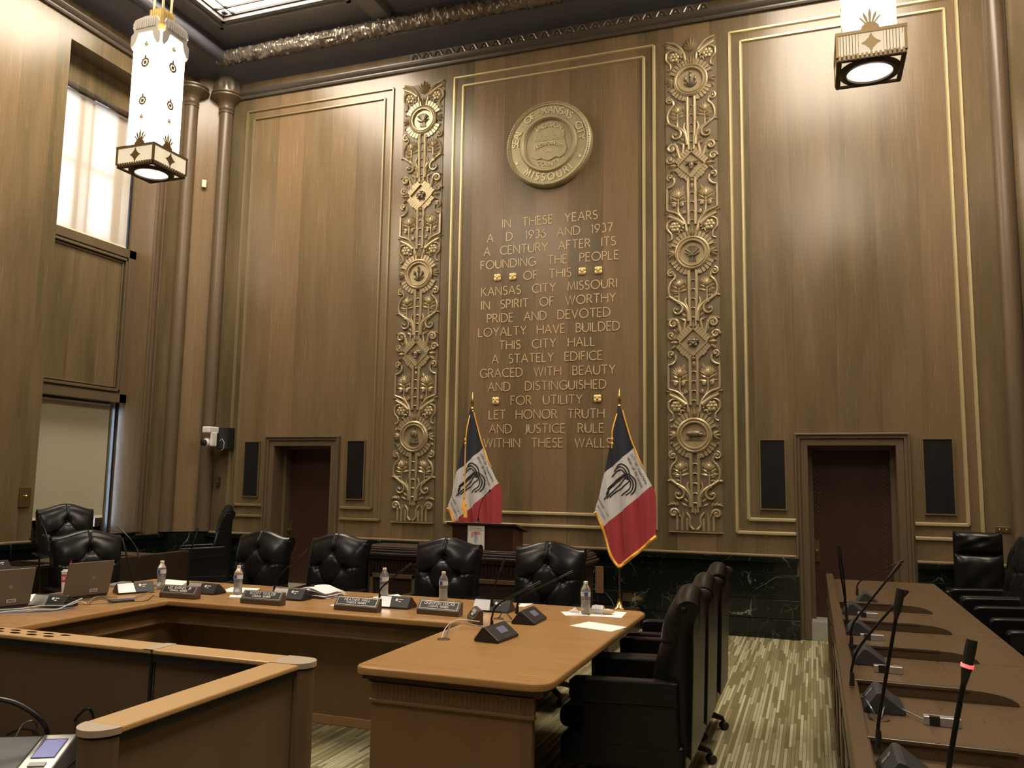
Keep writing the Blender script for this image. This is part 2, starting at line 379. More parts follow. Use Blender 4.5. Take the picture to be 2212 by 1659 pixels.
# ------------------------------------------------------------------ SETTING
D = 9.49; XL = -8.3; XR = 2.3; YB = -5.5; ZC = 7.75
def struct(o): o['kind'] = 'structure'; return o
struct(MB().box(XL-.8, YB-.1, -.12, XR+.2, D+.8, 0).build('floor', M_carpet))
# back wall with two door openings
mb = MB(); T = .45
dl = (-6.862, -5.963); dr = (-.054, .823); DH = 2.04
for a, b in ((XL-.8, dl[0]), (dl[1], dr[0]), (dr[1], XR+.2)): mb.box(a, D, 0, b, D+T, ZC+.2)
for d in (dl, dr): mb.box(d[0], D, DH, d[1], D+T, ZC+.2)
struct(mb.build('wall_back', M_wall))
# left wall with a tall window recess
wy0, wy1 = 7.06, 8.57
mb = MB()
mb.box(XL-.6, YB, 0, XL, wy0, ZC+.2); mb.box(XL-.6, wy1, 0, XL, D, ZC+.2)
mb.box(XL-.6, wy0, 6.85, XL, wy1, ZC+.2); mb.box(XL-.6, wy0, 0, XL, wy1, .87)
# fascia and spandrel inside the recess
XB = -8.6
mb.box(XB-.2, wy0, 6.5, XB, wy1, 6.86)
mb.box(XB-.1, wy0, 2.56, XB, wy1, 4.63)
struct(mb.build('wall_left', M_wall))
struct(MB().box(XR, YB, 0, XR+.2, D, ZC+.2).build('wall_right', M_wall))
struct(MB().box(XL-.6, YB-.2, 0, XR+.2, YB, ZC+.2).build('wall_front', M_wall))
# spandrel moulded frame
mb = MB()
def frame_x(mb, X, y0, y1, z0, z1, w, t):
    mb.box(X, y0, z0, X+t, y1, z0+w); mb.box(X, y0, z1-w, X+t, y1, z1); mb.box(X, y0, z0, X+t, y0+w, z1); mb.box(X, y1-w, z0, X+t, y1, z1)
frame_x(mb, XB, wy0, wy1, 2.56, 4.63, .12, .03)
frame_x(mb, XB, wy0+.14, wy1-.14, 2.70, 4.49, .035, .045)
frame_x(mb, XB, wy0+.19, wy1-.19, 2.75, 4.44, .02, .02)
struct(mb.build('trim_1', M_trim, bevel=.006))
# window 1 (upper) and 2 (lower): sashes, panes, blinds
def window(n, z0, z1, bars, dark):
    w = MB(); Xw = -8.86
    w.box(Xw-.05, wy0-.05, z0-.05, Xw, wy0+.1, z1+.05); w.box(Xw-.05, wy1-.1, z0-.05, Xw, wy1+.05, z1+.05)
    w.box(Xw-.05, wy0, z0-.05, Xw, wy1, z0+.06); w.box(Xw-.05, wy0, z1-.06, Xw, wy1, z1+.05)
    for y, ww in bars: w.box(Xw-.05, y-ww/2, z0, Xw+.09, y+ww/2, z1)
    if not dark:
        w.box(Xw-.02, wy0, 5.55, Xw+.08, wy1, 5.60)
    o = struct(w.build('window_%d' % n, M_tabd, org=(Xw, 7.8, z0)))
    p = MB().box(Xw-.035, wy0, z0, Xw-.03, wy1, z1); po = p.build('pane', M_pane, parent=o, world=True)
    if dark:
        q = MB().box(Xw-.025, wy0, z0, Xw-.02, wy1-.20, z1).box(Xw-.025, wy1-.10, z0, Xw-.02, wy1, z1); q.build('blocker_panel', M_block, parent=o, world=True)  # opaque panels added to block daylight, leaving a bright slit
    return o
window(1, 4.64, 6.5, [(7.68, .10), (7.86, .06), (8.33, .16), (7.18, .12)], False)
window(2, .88, 2.55, [(7.6, .05)], True)
# reveal cheeks behind the wall thickness
mb = MB(); mb.box(-9.0, wy1, .8, XL-.6, wy1+.1, 6.9); mb.box(-9.0, wy0-.1, .8, XL-.6, wy0, 6.9); mb.box(-9.0, wy0, 2.58, -8.71, wy1, 4.6); mb.box(-9.0, wy0, 6.5, -8.81, wy1, 6.9); mb.box(-9, wy0, .7, -8.3, wy1, .868)
struct(mb.build('trim_2', M_trim))
for nm, z0, z1, lab in (('upper', 4.665, 6.5, 'backlit cream roller blind over the upper window, glowing with daylight'), ('lower', 1.06, 2.56, 'plain cream roller blind over the lower window above the marble sill')):
    t = empty('roller_blind', (-8.74, 7.8, z0), lab, 'blind')
    yr = wy1-.03 if nm == 'upper' else wy1-.10
    MB().box(-8.743, wy0+.01, z0+.03, -8.740, yr, z1-.02).build('fabric', M_blind if nm == 'upper' else M_blind2, t, world=True)
    MB().box(-8.75, wy0+.01, z0, -8.735, yr, z0+.035).build('hem_bar', mat('blind_hem', (.80, .72, .56), .5), t, world=True)
    MB().lathe([(.02, wy0+.01), (.02, yr)], (-8.755, 0, z1-.03), 12, 'Y').build('roller', M_white, t, world=True)
if True:
    # black guide channel at the far jamb
    mb = MB(); mb.box(-8.76, wy1-.03, .88, -8.72, wy1, 2.56); mb.box(-8.76, wy1-.02, 4.64, -8.72, wy1, 6.5)
    struct(mb.build('trim_3', M_black))
# window casing mouldings on wall
mb = MB()
for a, b, t in ((.0, .03, .035), (.05, .11, .02), (.12, .14, .045)):
    mb.box(XL, wy1+a, .87, XL+t, wy1+b, 6.85+b); mb.box(XL, wy0-b, .87, XL+t, wy0-a, 6.85+b) if 0 else None
struct(mb.build('trim_4', M_trim, bevel=.006))
# marble wainscot
def marble_run(name, pts, dep=.05):
    o = MB()
    for (x0, y0, x1, y1) in pts:
        for z0, z1, t in ((0, .20, dep+.045), (.20, .40, dep+.02), (.40, .66, dep+.012), (.66, .79, dep), (.79, .845, dep+.035)):
            if abs(y1-y0) < 1e-6: o.box(x0, D-t, z0+.002, x1, D, z1)
            else: o.box(XL, y0, z0+.002, XL+t, y1, z1)
    return struct(o.build(name, M_marble, bevel=.003))
marble_run('baseboard_back', [(-8.0, D, -6.985, D), (-5.80, D, -.165, D), (.975, D, 2.1, D)])
marble_run('baseboard_left', [(0, YB, 0, wy1+.60)])
mb = MB().box(XL-.5, wy0-.02, .87, XL+.09, wy1+.02, .89); struct(mb.build('trim_5', M_marble))
mb = MB()
for a, b in ((-8.0, -6.985), (-5.80, -.165), (.975, 2.1)): mb.box(a, D-.035, .846, b, D, .868)
mb.box(XL, 0, .846, XL+.035, wy0, .868)
struct(mb.build('trim_6', mat('pale_bead', (.34, .25, .15), .35, .2), bevel=.004))
# corner: chamfer and engaged columns, both ends
def corner(sgn, n):
    f = lambda x: x if sgn < 0 else -6-x      # mirror about x=-3
    o = MB(); pts = [(f(-8.35), 9.18), (f(-8.22), 9.18), (f(-8.00), 9.42), (f(-8.00), 9.6), (f(-8.35), 9.6)]
    o.ext(pts, .86, ZC); struct(o.build('wall_corner_%s' % n, M_wall))
    o = MB(); pts = [(f(-8.35), 9.05), (f(-8.16), 9.05), (f(-7.85), 9.36), (f(-7.85), 9.6), (f(-8.35), 9.6)]
    o.ext(pts, 0, .845); struct(o.build('baseboard_corner_%s' % n, M_marble))
    lab = {'left': ('slim engaged round column at the left end of the inscription wall', 'slim engaged round column on the window wall beside the corner'),
           'right': ('slim engaged round column at the far right of the inscription wall', 'slim engaged round column on the wall beyond the right corner')}[n]
    for k, (x, y) in enumerate(((-7.93, 9.43), (-8.26, 9.08))):
        t = empty('engaged_column', (f(x), y, .868), lab[k], 'column')
        MB().lathe([(.093, 0), (.093, 6.0)], (0, 0, 0), 20).build('shaft', M_trim, t, smooth=True)
        MB().lathe([(.094, 6.0), (.105, 6.01), (.105, 6.03), (.096, 6.04), (.098, 6.05), (.108, 6.06), (.098, 6.08), (.108, 6.13), (.14, 6.17), (.20, 6.20), (.235, 6.23), (.235, 6.25), (.205, 6.265), (.225, 6.28), (.225, 6.30), (.12, 6.31)], (0, 0, 0), 28).build('capital', M_trim, t, smooth=True)
        if k == 0:
            dd = MB()
            def dome(u, v):
                a = 2*pi*u; r = .20*cos(v*pi/2*.92)+.012*sin(a*11)*(1-v)*sin(v*9); return (r*cos(a), r*sin(a), 6.30+.36*sin(v*pi/2))
            dd.grid(dome, 66, 18); dd.build('leaf_dome', M_torus, t, smooth=True)
corner(-1, 'left'); corner(1, 'right')
# cornice, frieze, cove, carved torus and ceiling
mb = MB()
prof = [(0, 7.08), (.035, 7.08), (.045, 7.10), (.045, 7.12), (.075, 7.14), (.09, 7.17), (.09, 7.185), (.06, 7.19), (.06, 7.205), (0, 7.21)]
mb.ext(prof, XL, XR, lambda u, v, w: (w, D-u, v)); mb.ext(prof, YB, D, lambda u, v, w: (XL+u, w, v)); mb.ext(prof, YB, D, lambda u, v, w: (XR-u, w, v))
struct(mb.build('trim_7', M_corn, smooth=30))
mb = MB()
sof = [(0, 7.33), (.33, 7.44), (.36, 7.50), (.36, ZC+.1), (0, ZC+.1)]
mb.ext(sof, XL, XR, lambda u, v, w: (w, D-u, v)); mb.ext(sof, YB, D, lambda u, v, w: (XL+u*1.5, w, v)); mb.ext(sof, YB, D, lambda u, v, w: (XR-u, w, v))
struct(mb.build('trim_8', M_soff))
mb = MB()
def torus(u, v):
    x = XL+.5+(XR-XL-.9)*u; a = 2*pi*v
    n1 = mnoise.noise(Vector((x*9, cos(a)*1.5, sin(a)*1.5))); n2 = mnoise.noise(Vector((x*24+5, cos(a)*3, sin(a)*3))); r = .078+.045*abs(n1)+.035*abs(n2)
    return (x, 9.06+r*cos(a), 7.52+r*sin(a))
mb.grid(torus, 1000, 26); tag(struct(mb.build('trim_9', M_torus, smooth=60)))
mb = MB().tube([(-7.72, YB, 7.52), (-7.72, 9.1, 7.52)], .085, 16); struct(mb.build('trim_10', M_soff, smooth=True))
# ceiling with two laylight openings near the wall and two unseen, added for fill light
lays = [(-7.35, -5.6, 4.63, 8.57), (-.4, 1.35, 4.63, 8.57), (-7.35, -5.6, -2.2, 1.7), (-.4, 1.35, -2.2, 1.7)]
mb = MB()
ys = [YB, -2.2, 1.7, 4.63, 8.57, D]; xs = [XL, -7.35, -5.6, -.4, 1.35, XR]
for i in range(5):
    for j in range(5):
        if (i in (1, 3)) and (j in (1, 3)): continue
        mb.box(xs[i], ys[j], ZC, xs[i+1], ys[j+1], ZC+.1)
struct(mb.build('ceiling', M_ceil))
mb = MB()
for (x0, x1, y0, y1) in lays:
    for k, (e, zz) in enumerate(((0, .035), (-.10, .02))):
        a, b, c, d = x0-.14-e, x1+.14+e, y0-.14-e, y1+.14+e; w = .05
        mb.box(a, c, ZC-zz, b, c+w, ZC); mb.box(a, d-w, ZC-zz, b, d, ZC); mb.box(a, c, ZC-zz, a+w, d, ZC); mb.box(b-w, c, ZC-zz, b, d, ZC)
for x in (-5.2, -.8, -3.0): mb.box(x-.12, YB, ZC-.10, x+.12, 9.1, ZC)
mb.box(XL, 3.1, ZC-.10, XR, 3.3, ZC)
struct(mb.build('trim_11', M_ceil))
laylab = ['bright rectangular ceiling laylight at the upper left, above the nearer hanging lantern', 'ceiling laylight above the lantern at the upper right', 'unseen ceiling laylight added on the left to fill the room with light', 'unseen ceiling laylight added on the right to fill the room with light']
for i, (x0, x1, y0, y1) in enumerate(lays):
    t = empty('laylight', ((x0+x1)/2, (y0+y1)/2, ZC), laylab[i], 'ceiling light')
    MB().box(x0, y0, ZC+.10, x1, y1, ZC+.11).build('glass', M_sky if i < 2 else M_sky2, t, world=True)
    g = MB()
    for k in (.0, .16): g.box(x0+k, y0, ZC+.04, x0+k+.02, y1, ZC+.07); g.box(x1-k-.02, y0, ZC+.04, x1-k, y1, ZC+.07); g.box(x0, y0+k, ZC+.04, x1, y0+k+.02, ZC+.07); g.box(x0, y1-k-.02, ZC+.04, x1, y1-k, ZC+.07)
    nn = 8
    for k in range(1, nn):
        y = y0+(y1-y0)*k/nn; g.box(x0, y-.01, ZC+.04, x0+.16, y+.01, ZC+.07); g.box(x1-.16, y-.01, ZC+.04, x1, y+.01, ZC+.07)
    for cx in (x0+.09, x1-.09):
        for cy in (y0+.09, y1-.09): g.box(cx-.03, cy-.03, ZC+.03, cx+.03, cy+.03, ZC+.06)
    g.build('grille', M_blackm, t, world=True)
# panel mouldings on the back wall
def vstrip(mb, x, z0, z1, w=.042, t=.024):
    mb.ext([(x-w/2, 0), (x+w/2, 0), (x+w*.25, t), (x-w*.25, t)], z0, z1, lambda u, v, ww: (u, D-v, ww))
def hstrip(mb, z, x0, x1, w=.042, t=.024):
    mb.ext([(z-w/2, 0), (z+w/2, 0), (z+w*.25, t), (z-w*.25, t)], x0, x1, lambda u, v, ww: (ww, D-v, u))
def panel(name, mat_, xo0, xo1, segs):
    mb = MB()
    for x in (xo0, xo1): vstrip(mb, x, 1.09, 6.88)
    for x in (xo0+.125, xo1-.125): vstrip(mb, x, 1.235, 6.755)
    hstrip(mb, 6.88, xo0, xo1); hstrip(mb, 6.755, xo0+.125, xo1-.125)
    for a, b in segs[0]: hstrip(mb, 1.09, a, b)
    for a, b in segs[1]: hstrip(mb, 1.235, a, b)
    return struct(mb.build(name, mat_))
panel('trim_12', M_gold, -4.31, -1.685, ([(-4.31, -1.685)], [(-4.185, -1.81)]))
panel('trim_13', M_gold, -.795, 1.585, ([(-.795, -.17), (.97, 1.585)], [(-.67, -.17), (.97, 1.46)]))
panel('trim_14', mat('less_lit_gold_trim', (.24, .185, .10), .34, .4), -7.585, -5.215, ([(-7.585, -6.98), (-5.80, -5.215)], [(-7.46, -6.98), (-5.80, -5.34)]))  # darker copy of the gold; this panel's weaker sheen put into the colour
# doors
def door(n, d, label):
    x0, x1 = d; Yd = D+.36
    o = struct(MB().box(x0+.007, Yd, .19, x1-.007, Yd+.05, DH-.007).build('door_%d' % n, M_doorl, org=((x0+x1)/2, Yd, .2)))
    st = MB()
    for xx, off in ((x0+.10, 0), (x1-.10, 0)):
        for k in range(34):
            z = .30+k*.051
            st.ell((xx, Yd, z), (.009, .008, .009), 8, 4)
            for s in (-1, 1): st.ell((xx+s*.026, Yd, z+.025), (.005, .005, .005), 6, 4)
    st.build('studs', M_stud, o, world=True, smooth=True)
    hd = MB().box(x0+.045, Yd-.012, .78, x0+.10, Yd, 1.02); hd.build('lock_plate', M_brassd, o, world=True)
    MB().lathe([(.0, -.06), (.022, -.055), (.026, -.04), (.014, -.02), (.014, 0)], (x0+.072, Yd-.012, .90), 14, 'Y').build('knob', M_brassd, o, world=True, smooth=True)
    jb = MB(); jb.box(x0-.02, D+.004, .19, x0+.006, Yd, DH-.004); jb.box(x1-.006, D+.004, .19, x1+.02, Yd, DH-.004); jb.box(x0-.02, D+.004, DH-.006, x1+.02, Yd, DH+.01); jb.box(x0, D+.22, .19, x0+.05, Yd, DH-.03); jb.box(x1-.05, D+.22, .19, x1, Yd, DH-.03); jb.box(x0, D+.22, DH-.04, x1, Yd, DH)
    jb.build('jamb', M_trim, o, world=True)
    MB().box(x0+.002, D-.02, .002, x1-.002, Yd+.05, .19).build('threshold', M_stone, o, world=True)
    return o
M_brassd = mat('aged_brass', (.22, .15, .07), .35, .8)
door(1, dl, ''); door(2, dr, '')
for n, d in ((15, dl), (16, dr)):
    x0, x1 = d; mb = MB()
    for a, b, t in ((-.004, .070, .018), (.0705, .105, .036), (.1055, .130, .052)):
        mb.ext([(x0-b, 0), (x0-b, DH+b), (x1+b, DH+b), (x1+b, 0), (x1+a, 0), (x1+a, DH+a), (x0-a, DH+a), (x0-a, 0)], D-t, D, lambda u, v, w: (u, w, v))
    struct(mb.build('trim_%d' % n, M_trim, bevel=.006))
# ------------------------------------------------------------------ wall fittings
def vent(x0, x1, z0, z1, label):
    t = empty('wall_vent', ((x0+x1)/2, D, z0), label, 'vent', 'tall grilles flanking the doors')
    MB().box(x0, D-.012, z0, x1, D-.002, z1).build('backing', M_vent, t, world=True)
    f = MB(); w = .014
    f.box(x0-w, D-.025, z0-w, x1+w, D, z0); f.box(x0-w, D-.025, z1, x1+w, D, z1+w); f.box(x0-w, D-.025, z0, x0, D, z1); f.box(x1, D-.025, z0, x1+w, D, z1)
    f.build('frame', M_ventf, t, world=True)
    g = MB(); n = 14
    for k in range(n):
        x = x0+(x1-x0)*(k+.5)/n; g.tube([(x, D-.016, z0), (x, D-.016, z1)], .0045, 6)
    g.build('ribs', M_grille, t, world=True)
M_hole = mat('dark_hole', (.012, .008, .005), 1, 0, Specular_IOR_Level=0)
M_grille = mat('grille_bars', (.035, .034, .035), .35, .6)
vent(-7.325, -7.095, 1.36, 2.09, 'tall dark grille left of the left door, under the dome camera side')
vent(-5.71, -5.465, 1.355, 2.10, 'tall dark grille right of the left door')
vent(-.535, -.285, 1.355, 2.095, 'tall dark grille left of the right door')
vent(1.075, 1.34, 1.345, 2.10, 'tall dark grille right of the right door')
# PTZ camera
p = aty(468, 960, D)
t = empty('video_camera', (-7.62, D, 2.0), 'white dome-headed video camera on a black bracket, high beside the left column', 'camera')
MB().box(-7.70, D-.16, 1.985, -7.52, D, 2.285).build('wall_bracket', M_black, t, world=True, bevel=.01)
c = MB(); c.box(-7.80, D-.34, 2.20, -7.67, D-.14, 2.29); c.box(-7.70, D-.30, 2.02, -7.665, D-.18, 2.22)
c.build('camera_arm', M_white, t, world=True, bevel=.03, seg=3)
MB().ell((-7.76, D-.27, 2.075), (.062, .062, .062), 18, 12).build('camera_head', M_white, t, world=True, smooth=True)
MB().lathe([(.0, -.07), (.030, -.068), (.042, -.06), (.045, -.03), (.04, 0)], (-7.765, D-.29, 2.07), 18, 'Y').build('lens', M_black, t, world=True, smooth=True)
MB().tube([(-7.63, D-.17, 2.10), (-7.58, D-.19, 2.13), (-7.55, D-.18, 2.08), (-7.56, D-.17, 2.0), (-7.60, D-.165, 1.97)], .004, 6).build('cable', M_white, t, world=True, smooth=True)
def plate(name, label, cat, cx, cz, w, h, m, d=.02, y=D, extra=None):
    t = MB().box(cx-w/2, y-d, cz-h/2, cx+w/2, y, cz+h/2).build(name, m, org=(cx, y, cz), bevel=.004); tag(t, label, cat); return t
q = aty(473, 1040, D)
t = plate('door_chime', 'small dark brown box on the wall below the video camera', 'chime', q.x, q.z, .055, .12, M_tabd, .04)
MB().box(q.x-.02, D-.046, q.z-.02, q.x+.02, D-.04, q.z+.035).build('faceplate', M_brassd, t, world=True)
q = aty(441, 397, 9.25); t = MB().box(-.03, -.035, -.055, .03, 0, .055).build('sensor_box', mat('ivory_plastic', (.70, .62, .38), .4), org=(0, 0, 0), bevel=.005)
t.location = (-8.115, 9.262, q.z); t.rotation_euler = (0, 0, rad(-47)+0)
t.rotation_euler = (0, 0, rad(47)); tag(t, 'small ivory sensor box on the angled corner panel', 'sensor')
MB().box(-.018, -.037, -.03, .018, -.035, .02).build('cover', M_white, t)
q = aty(2166, 1144, D); t = plate('key_switch', 'flat brass plate beside the right corner column, above the padded headrest chair', 'switch', q.x, q.z, .13, .06, M_brassd, .012)
for s in (-1, 1): MB().lathe([(0, -.014), (.006, -.012), (.006, 0)], (q.x+s*.03, D-.012, q.z), 8, 'Y').build('key_switch_knob', M_brass, t, world=True)
q = atx(52, 1074, XL); t = tag(MB().box(XL, q.y-.07, q.z-.11, XL+.02, q.y+.07, q.z+.11).build('light_switch', M_brassd, org=(XL, q.y, q.z), bevel=.004), 'bronze switch plate on the wall left of the windows', 'switch')
MB().ell((XL+.03, q.y, q.z+.01), (.018, .016, .016), 12, 8).build('knob', M_brass, t, world=True, smooth=True)
# brass grille and outlet in the marble
a = aty(1287, 1224, D-.07); b_ = aty(1303, 1280, D-.07)
t = empty('brass_grille', ((a.x+b_.x)/2, D-.07, b_.z), 'narrow perforated brass grille in the marble beside the bench end', 'grille')
w_ = b_.x-a.x; h_ = a.z-b_.z
mb = MB(); 
for k in range(5): xx = a.x+w_*k/4*.97; mb.box(xx-.006 if k else xx, D-.085, b_.z, xx+.008, D-.07, a.z)
for k in range(13): zz = b_.z+h_*k/12; mb.box(a.x, D-.084, zz-.006, b_.x+.004, D-.07, zz+.006)
mb.build('lattice', mat('copper_grille', (.42, .24, .12), .4, .6), t, world=True)
MB().box(a.x, D-.073, b_.z, b_.x, D-.066, a.z).build('backing', M_black, t, world=True)
q = aty(1355, 1290, D-.07); t = plate('outlet_box', 'dark outlet cover with a thin brass lip set in the marble', 'outlet', q.x, q.z, .11, .09, M_tabd, .02, D-.06)
MB().box(q.x-.055, D-.085, q.z+.042, q.x+.055, D-.08, q.z+.048).build('lip', M_brass, t, world=True)
# ------------------------------------------------------------------ inscription
LN = [('IN THESE YEARS', 250, 845, 130), ('A. D. 1936 AND 1937', 155, 940, 210), ('A CENTURY AFTER ITS', 135, 960, 300), ('FOUNDING THE PEOPLE', 115, 980, 385),
      ('OF THIS', 383, 680, 475), ('KANSAS CITY MISSOURI', 118, 968, 555), ('IN SPIRIT OF WORTHY', 118, 960, 645), ('PRIDE AND DEVOTED', 155, 925, 735),
      ('LOYALTY HAVE BUILDED', 100, 985, 820), ('THIS CITY HALL', 230, 830, 905), ('A STATELY EDIFICE', 185, 875, 990), ('GRACED WITH BEAUTY', 110, 958, 1085),
      ('AND DISTINGUISHED', 160, 900, 1175), ('FOR UTILITY', 303, 750, 1265), ('LET HONOR TRUTH', 165, 888, 1355), ('AND JUSTICE RULE', 168, 885, 1445), ('WITHIN THESE WALLS', 132, 932, 1540)]
t = empty('wall_inscription', (-3.0, D, 2.0), 'gilded seventeen line inscription in thin Roman capitals at the middle of the wood wall', 'inscription')
for i, (tx, x0, x1, yy) in enumerate(LN):
    z = 4.145-(i-4)*.1726
    ys = 430+yy/2.911
    xa = aty(1000+x0/2.911, ys, D).x; xb = aty(1000+x1/2.911, ys, D).x
    pls, W = strokes(tx, .105, gap=.2, word=.8, width=xb-xa, words=True)
    for wd in pls:
        mb = MB()
        for pl in wd: mb.rib(pl, .0115, lambda u, v, h: ((xa+xb)/2+u, D-.0005-h, z-.0525+v), .006)
        mb.build('word', M_letter, t, world=True)
ros = None
for i, (px, py) in enumerate(((1075, 600), (1108, 598), (1258, 586), (1293, 584), (1071, 866), (1291, 861))):
    q = aty(px, py, D)
    lab = ['leftmost gold rosette on the OF THIS line', 'second gold rosette from the left on the OF THIS line', 'third gold rosette, just right of the words OF THIS', 'rightmost gold rosette on the OF THIS line', 'gold rosette left of the words FOR UTILITY', 'gold rosette right of the words FOR UTILITY'][i]
    if ros is None:
        ros = empty('rosette', q, lab, 'rosette', 'gold rosettes in the inscription')
        m1 = MB()
        for k in range(4):
            a = pi/4+k*pi/2; m1.ell((.029*cos(a), -.010, .029*sin(a)), (.027, .012, .027), 12, 6)
        m1.box(-.045, -.008, -.010, .045, 0, .010); m1.box(-.010, -.008, -.045, .010, 0, .045)
        m1.build('petals', M_gold2 if 'M_gold2' in globals() else M_brass, ros, smooth=True)
        MB().ell((0, -.024, 0), (.013, .010, .013), 12, 8).build('centre', M_gold2, ros, smooth=True); o = ros
    else:
        o = copy_tree(ros); o.location = q; o['label'] = lab
    o.location.y = D-.002
# ------------------------------------------------------------------ seal
sc = Vector((-2.99, D-.004, 5.787)); SR = .555
t = empty('city_seal', sc, 'large round bronze city seal mounted above the inscription', 'seal')
MB().lathe([(SR, 0), (SR, -.05), (SR-.012, -.075), (SR-.03, -.085), (SR-.055, -.08), (SR-.06, -.065), (.375, -.065), (.37, -.08), (.355, -.095), (.335, -.095), (.32, -.08), (.315, -.05), (.31, -.045), (.0, -.045)], (0, 0, 0), 96, 'Y').build('disc', M_seal, t, smooth=30)
mb = MB()
for k in range(110):
    a = 2*pi*k/110; mb.ell(((SR-.027)*cos(a), -.088, (SR-.027)*sin(a)), (.011, .010, .011), 6, 4)
mb.build('beaded_rim', M_seal, t, smooth=True)
mb = MB()
def arctext(mb, txt, R, h, a_mid, w, y, inward=False, gap=.28, word=.5, spread=None):
    pls, W = strokes(txt, h, gap=gap, word=word, width=(spread*R if spread else None))
    for pl in pls:
        pp = []
        for j in range(len(pl)-1):
            n = max(1, int(math.hypot(pl[j+1][0]-pl[j][0], pl[j+1][1]-pl[j][1])/(h*.3)))
            for k in range(n): pp.append((pl[j][0]+(pl[j+1][0]-pl[j][0])*k/n, pl[j][1]+(pl[j+1][1]-pl[j][1])*k/n))
        pp.append(pl[-1])
        def fn(u, v, hh):
            if not inward: a = a_mid-u/R; r = R+v
            else: a = a_mid+u/(R); r = R-v
            return (r*cos(a), y-hh, r*sin(a))
        mb.rib(pp, w, fn, .011)
arctext(mb, 'SEAL - OF - KANSAS - CITY', .395, .080, pi/2, .012, -.065, spread=3.15, word=.3)
arctext(mb, 'MISSOURI', .475, .085, -pi/2, .013, -.065, inward=True, spread=1.45)
arctext(mb, 'JACKSON', .225, .052, pi/2, .008, -.045, spread=1.45)
arctext(mb, 'COUNTY', .285, .05, -pi/2, .008, -.045, inward=True, spread=1.1)
k0 = len(mb.v); arctext(mb, 'INCORPORATED', .30, .036, pi/2, .006, -.0605, spread=1.2)
for i in range(k0, len(mb.v)): mb.v[i].z -= .315
mb.build('lettering', M_seal2 if 'M_seal2' in globals() else M_seal, t)
mb = MB()
sh = [(-.21, .15), (-.15, .17), (-.10, .15), (-.05, .155), (0, .185), (.05, .155), (.10, .15), (.15, .17), (.21, .15), (.20, .07), (.215, .0), (.235, -.08), (.215, -.15), (.15, -.19), (.09, -.175), (.05, -.2), (0, -.215), (-.05, -.2), (-.09, -.175), (-.15, -.19), (-.215, -.15), (-.235, -.08), (-.215, 0), (-.20, .07)]
mb.ext(sh, -.044, -.060, lambda u, v, w: (u, w, v)); mb.box(-.195, -.064, .045, .195, -.058, .052)
mb.build('shield', M_seal, t)
mb = MB()
def star(cx, cz, r, y, n=5, h=.008):
    pts = [((r if k % 2 == 0 else r*.42)*sin(pi*k/n)+cx, (r if k % 2 == 0 else r*.42)*cos(pi*k/n)+cz) for k in range(2*n)]
    mb.ext(pts, y, y-h, lambda u, v, w: (u, w, v))
for k in range(6): star(-.145+.058*k, .108, .012, -.059)
for k in range(7): star(-.174+.058*k, .074, .012, -.059)
for s in (-1, 1): star(s*.41, -.21, .032, -.064, 7)
write(mb, '-1850-', .036, .007, lambda u, v, h: (u, -.060-3*h, v-.105), gap=.3)
mb.build('stars', M_seal2, t)
# ------------------------------------------------------------------ carved pilasters
def leaf(mb, x, z, ang, L, W, h=.022, base=0):
    """leaf of length L starting at (x,z) pointing along ang, ridged"""
    n = 7; W *= 1.25; h *= 1.2; lf = []; rt = []; md = []
    ca, sa = cos(ang), sin(ang)
    for i in range(n+1):
        s_ = i/n; w = W*sin(pi*s_**.8)*.5; d = L*s_
        lf.append((x+ca*d-sa*w, z+sa*d+ca*w)); rt.append((x+ca*d+sa*w, z+sa*d-ca*w)); md.append((x+ca*d, z+sa*d, h*(.5+.5*sin(pi*s_))))
    vs = [(a, -base, b) for a, b in lf]+[(a, -base-c, b) for a, b, c in md]+[(a, -base, b) for a, b in rt]
    m = n+1; fs = []
    for i in range(n): fs += [(i, i+1, m+i+1, m+i), (m+i, m+i+1, 2*m+i+1, 2*m+i)]
    mb.add(vs, fs)
def curve2(pts, n=8):
    out = []; P = [Vector(p) for p in pts]; P = [P[0]*2-P[1]]+P+[P[-1]*2-P[-2]]
    for i in range(1, len(P)-2):
        for k in range(n):
            t_ = k/n; a, b, c, d = P[i-1], P[i], P[i+1], P[i+2]
            out.append(.5*((2*b)+(c-a)*t_+(2*a-5*b+4*c-d)*t_*t_+(3*b-a-3*c+d)*t_**3))
    out.append(P[-2]); return out
def rtube(mb, pts, r0, r1=None, n=8, y=-.012, seg=6):
    r1 = r0 if r1 is None else r1; r0 *= 1.25; r1 *= 1.25; c = curve2(pts, seg); m = len(c)
    mb.tube([(p.x, y, p.y) for p in c], [r0+(r1-r0)*i/(m-1) for i in range(m)], n)
def volute(mb, x, z, r, sgn, start=0, turns=1.4, w=.010):
    w *= 1.2
    pts = []
    for i in range(22):
        a = start+sgn*2*pi*turns*i/21; rr = r*(1-.78*i/21); pts.append((x+rr*cos(a), -.012-.012*i/21, z+rr*sin(a)))
    mb.tube(pts, [w*(1-.3*i/21) for i in range(22)], 7); mb.ell((x, -.018, z), (w, .012, w), 8, 5)
def flower(mb, x, z, s=1., n=7, spread=1.5):
    for k in range(n):
        a = pi/2+(k-(n-1)/2)/((n-1)/2)*spread*.55; leaf(mb, x, z, a, .11*s*(1-.12*abs(k-(n-1)/2)/((n-1)/2)), .034*s, .02)
    mb.ell((x, -.018, z+.035*s), (.022*s, .02, .036*s), 8, 6)
    for sg in (-1, 1):
        leaf(mb, x, z-.02*s, pi/2+sg*1.05, .085*s, .042*s, .02); leaf(mb, x, z-.045*s, pi/2+sg*1.35, .09*s, .04*s, .018)
    mb.tube([(x, -.01, z-.11*s), (x, -.012, z)], .008*s, 6)
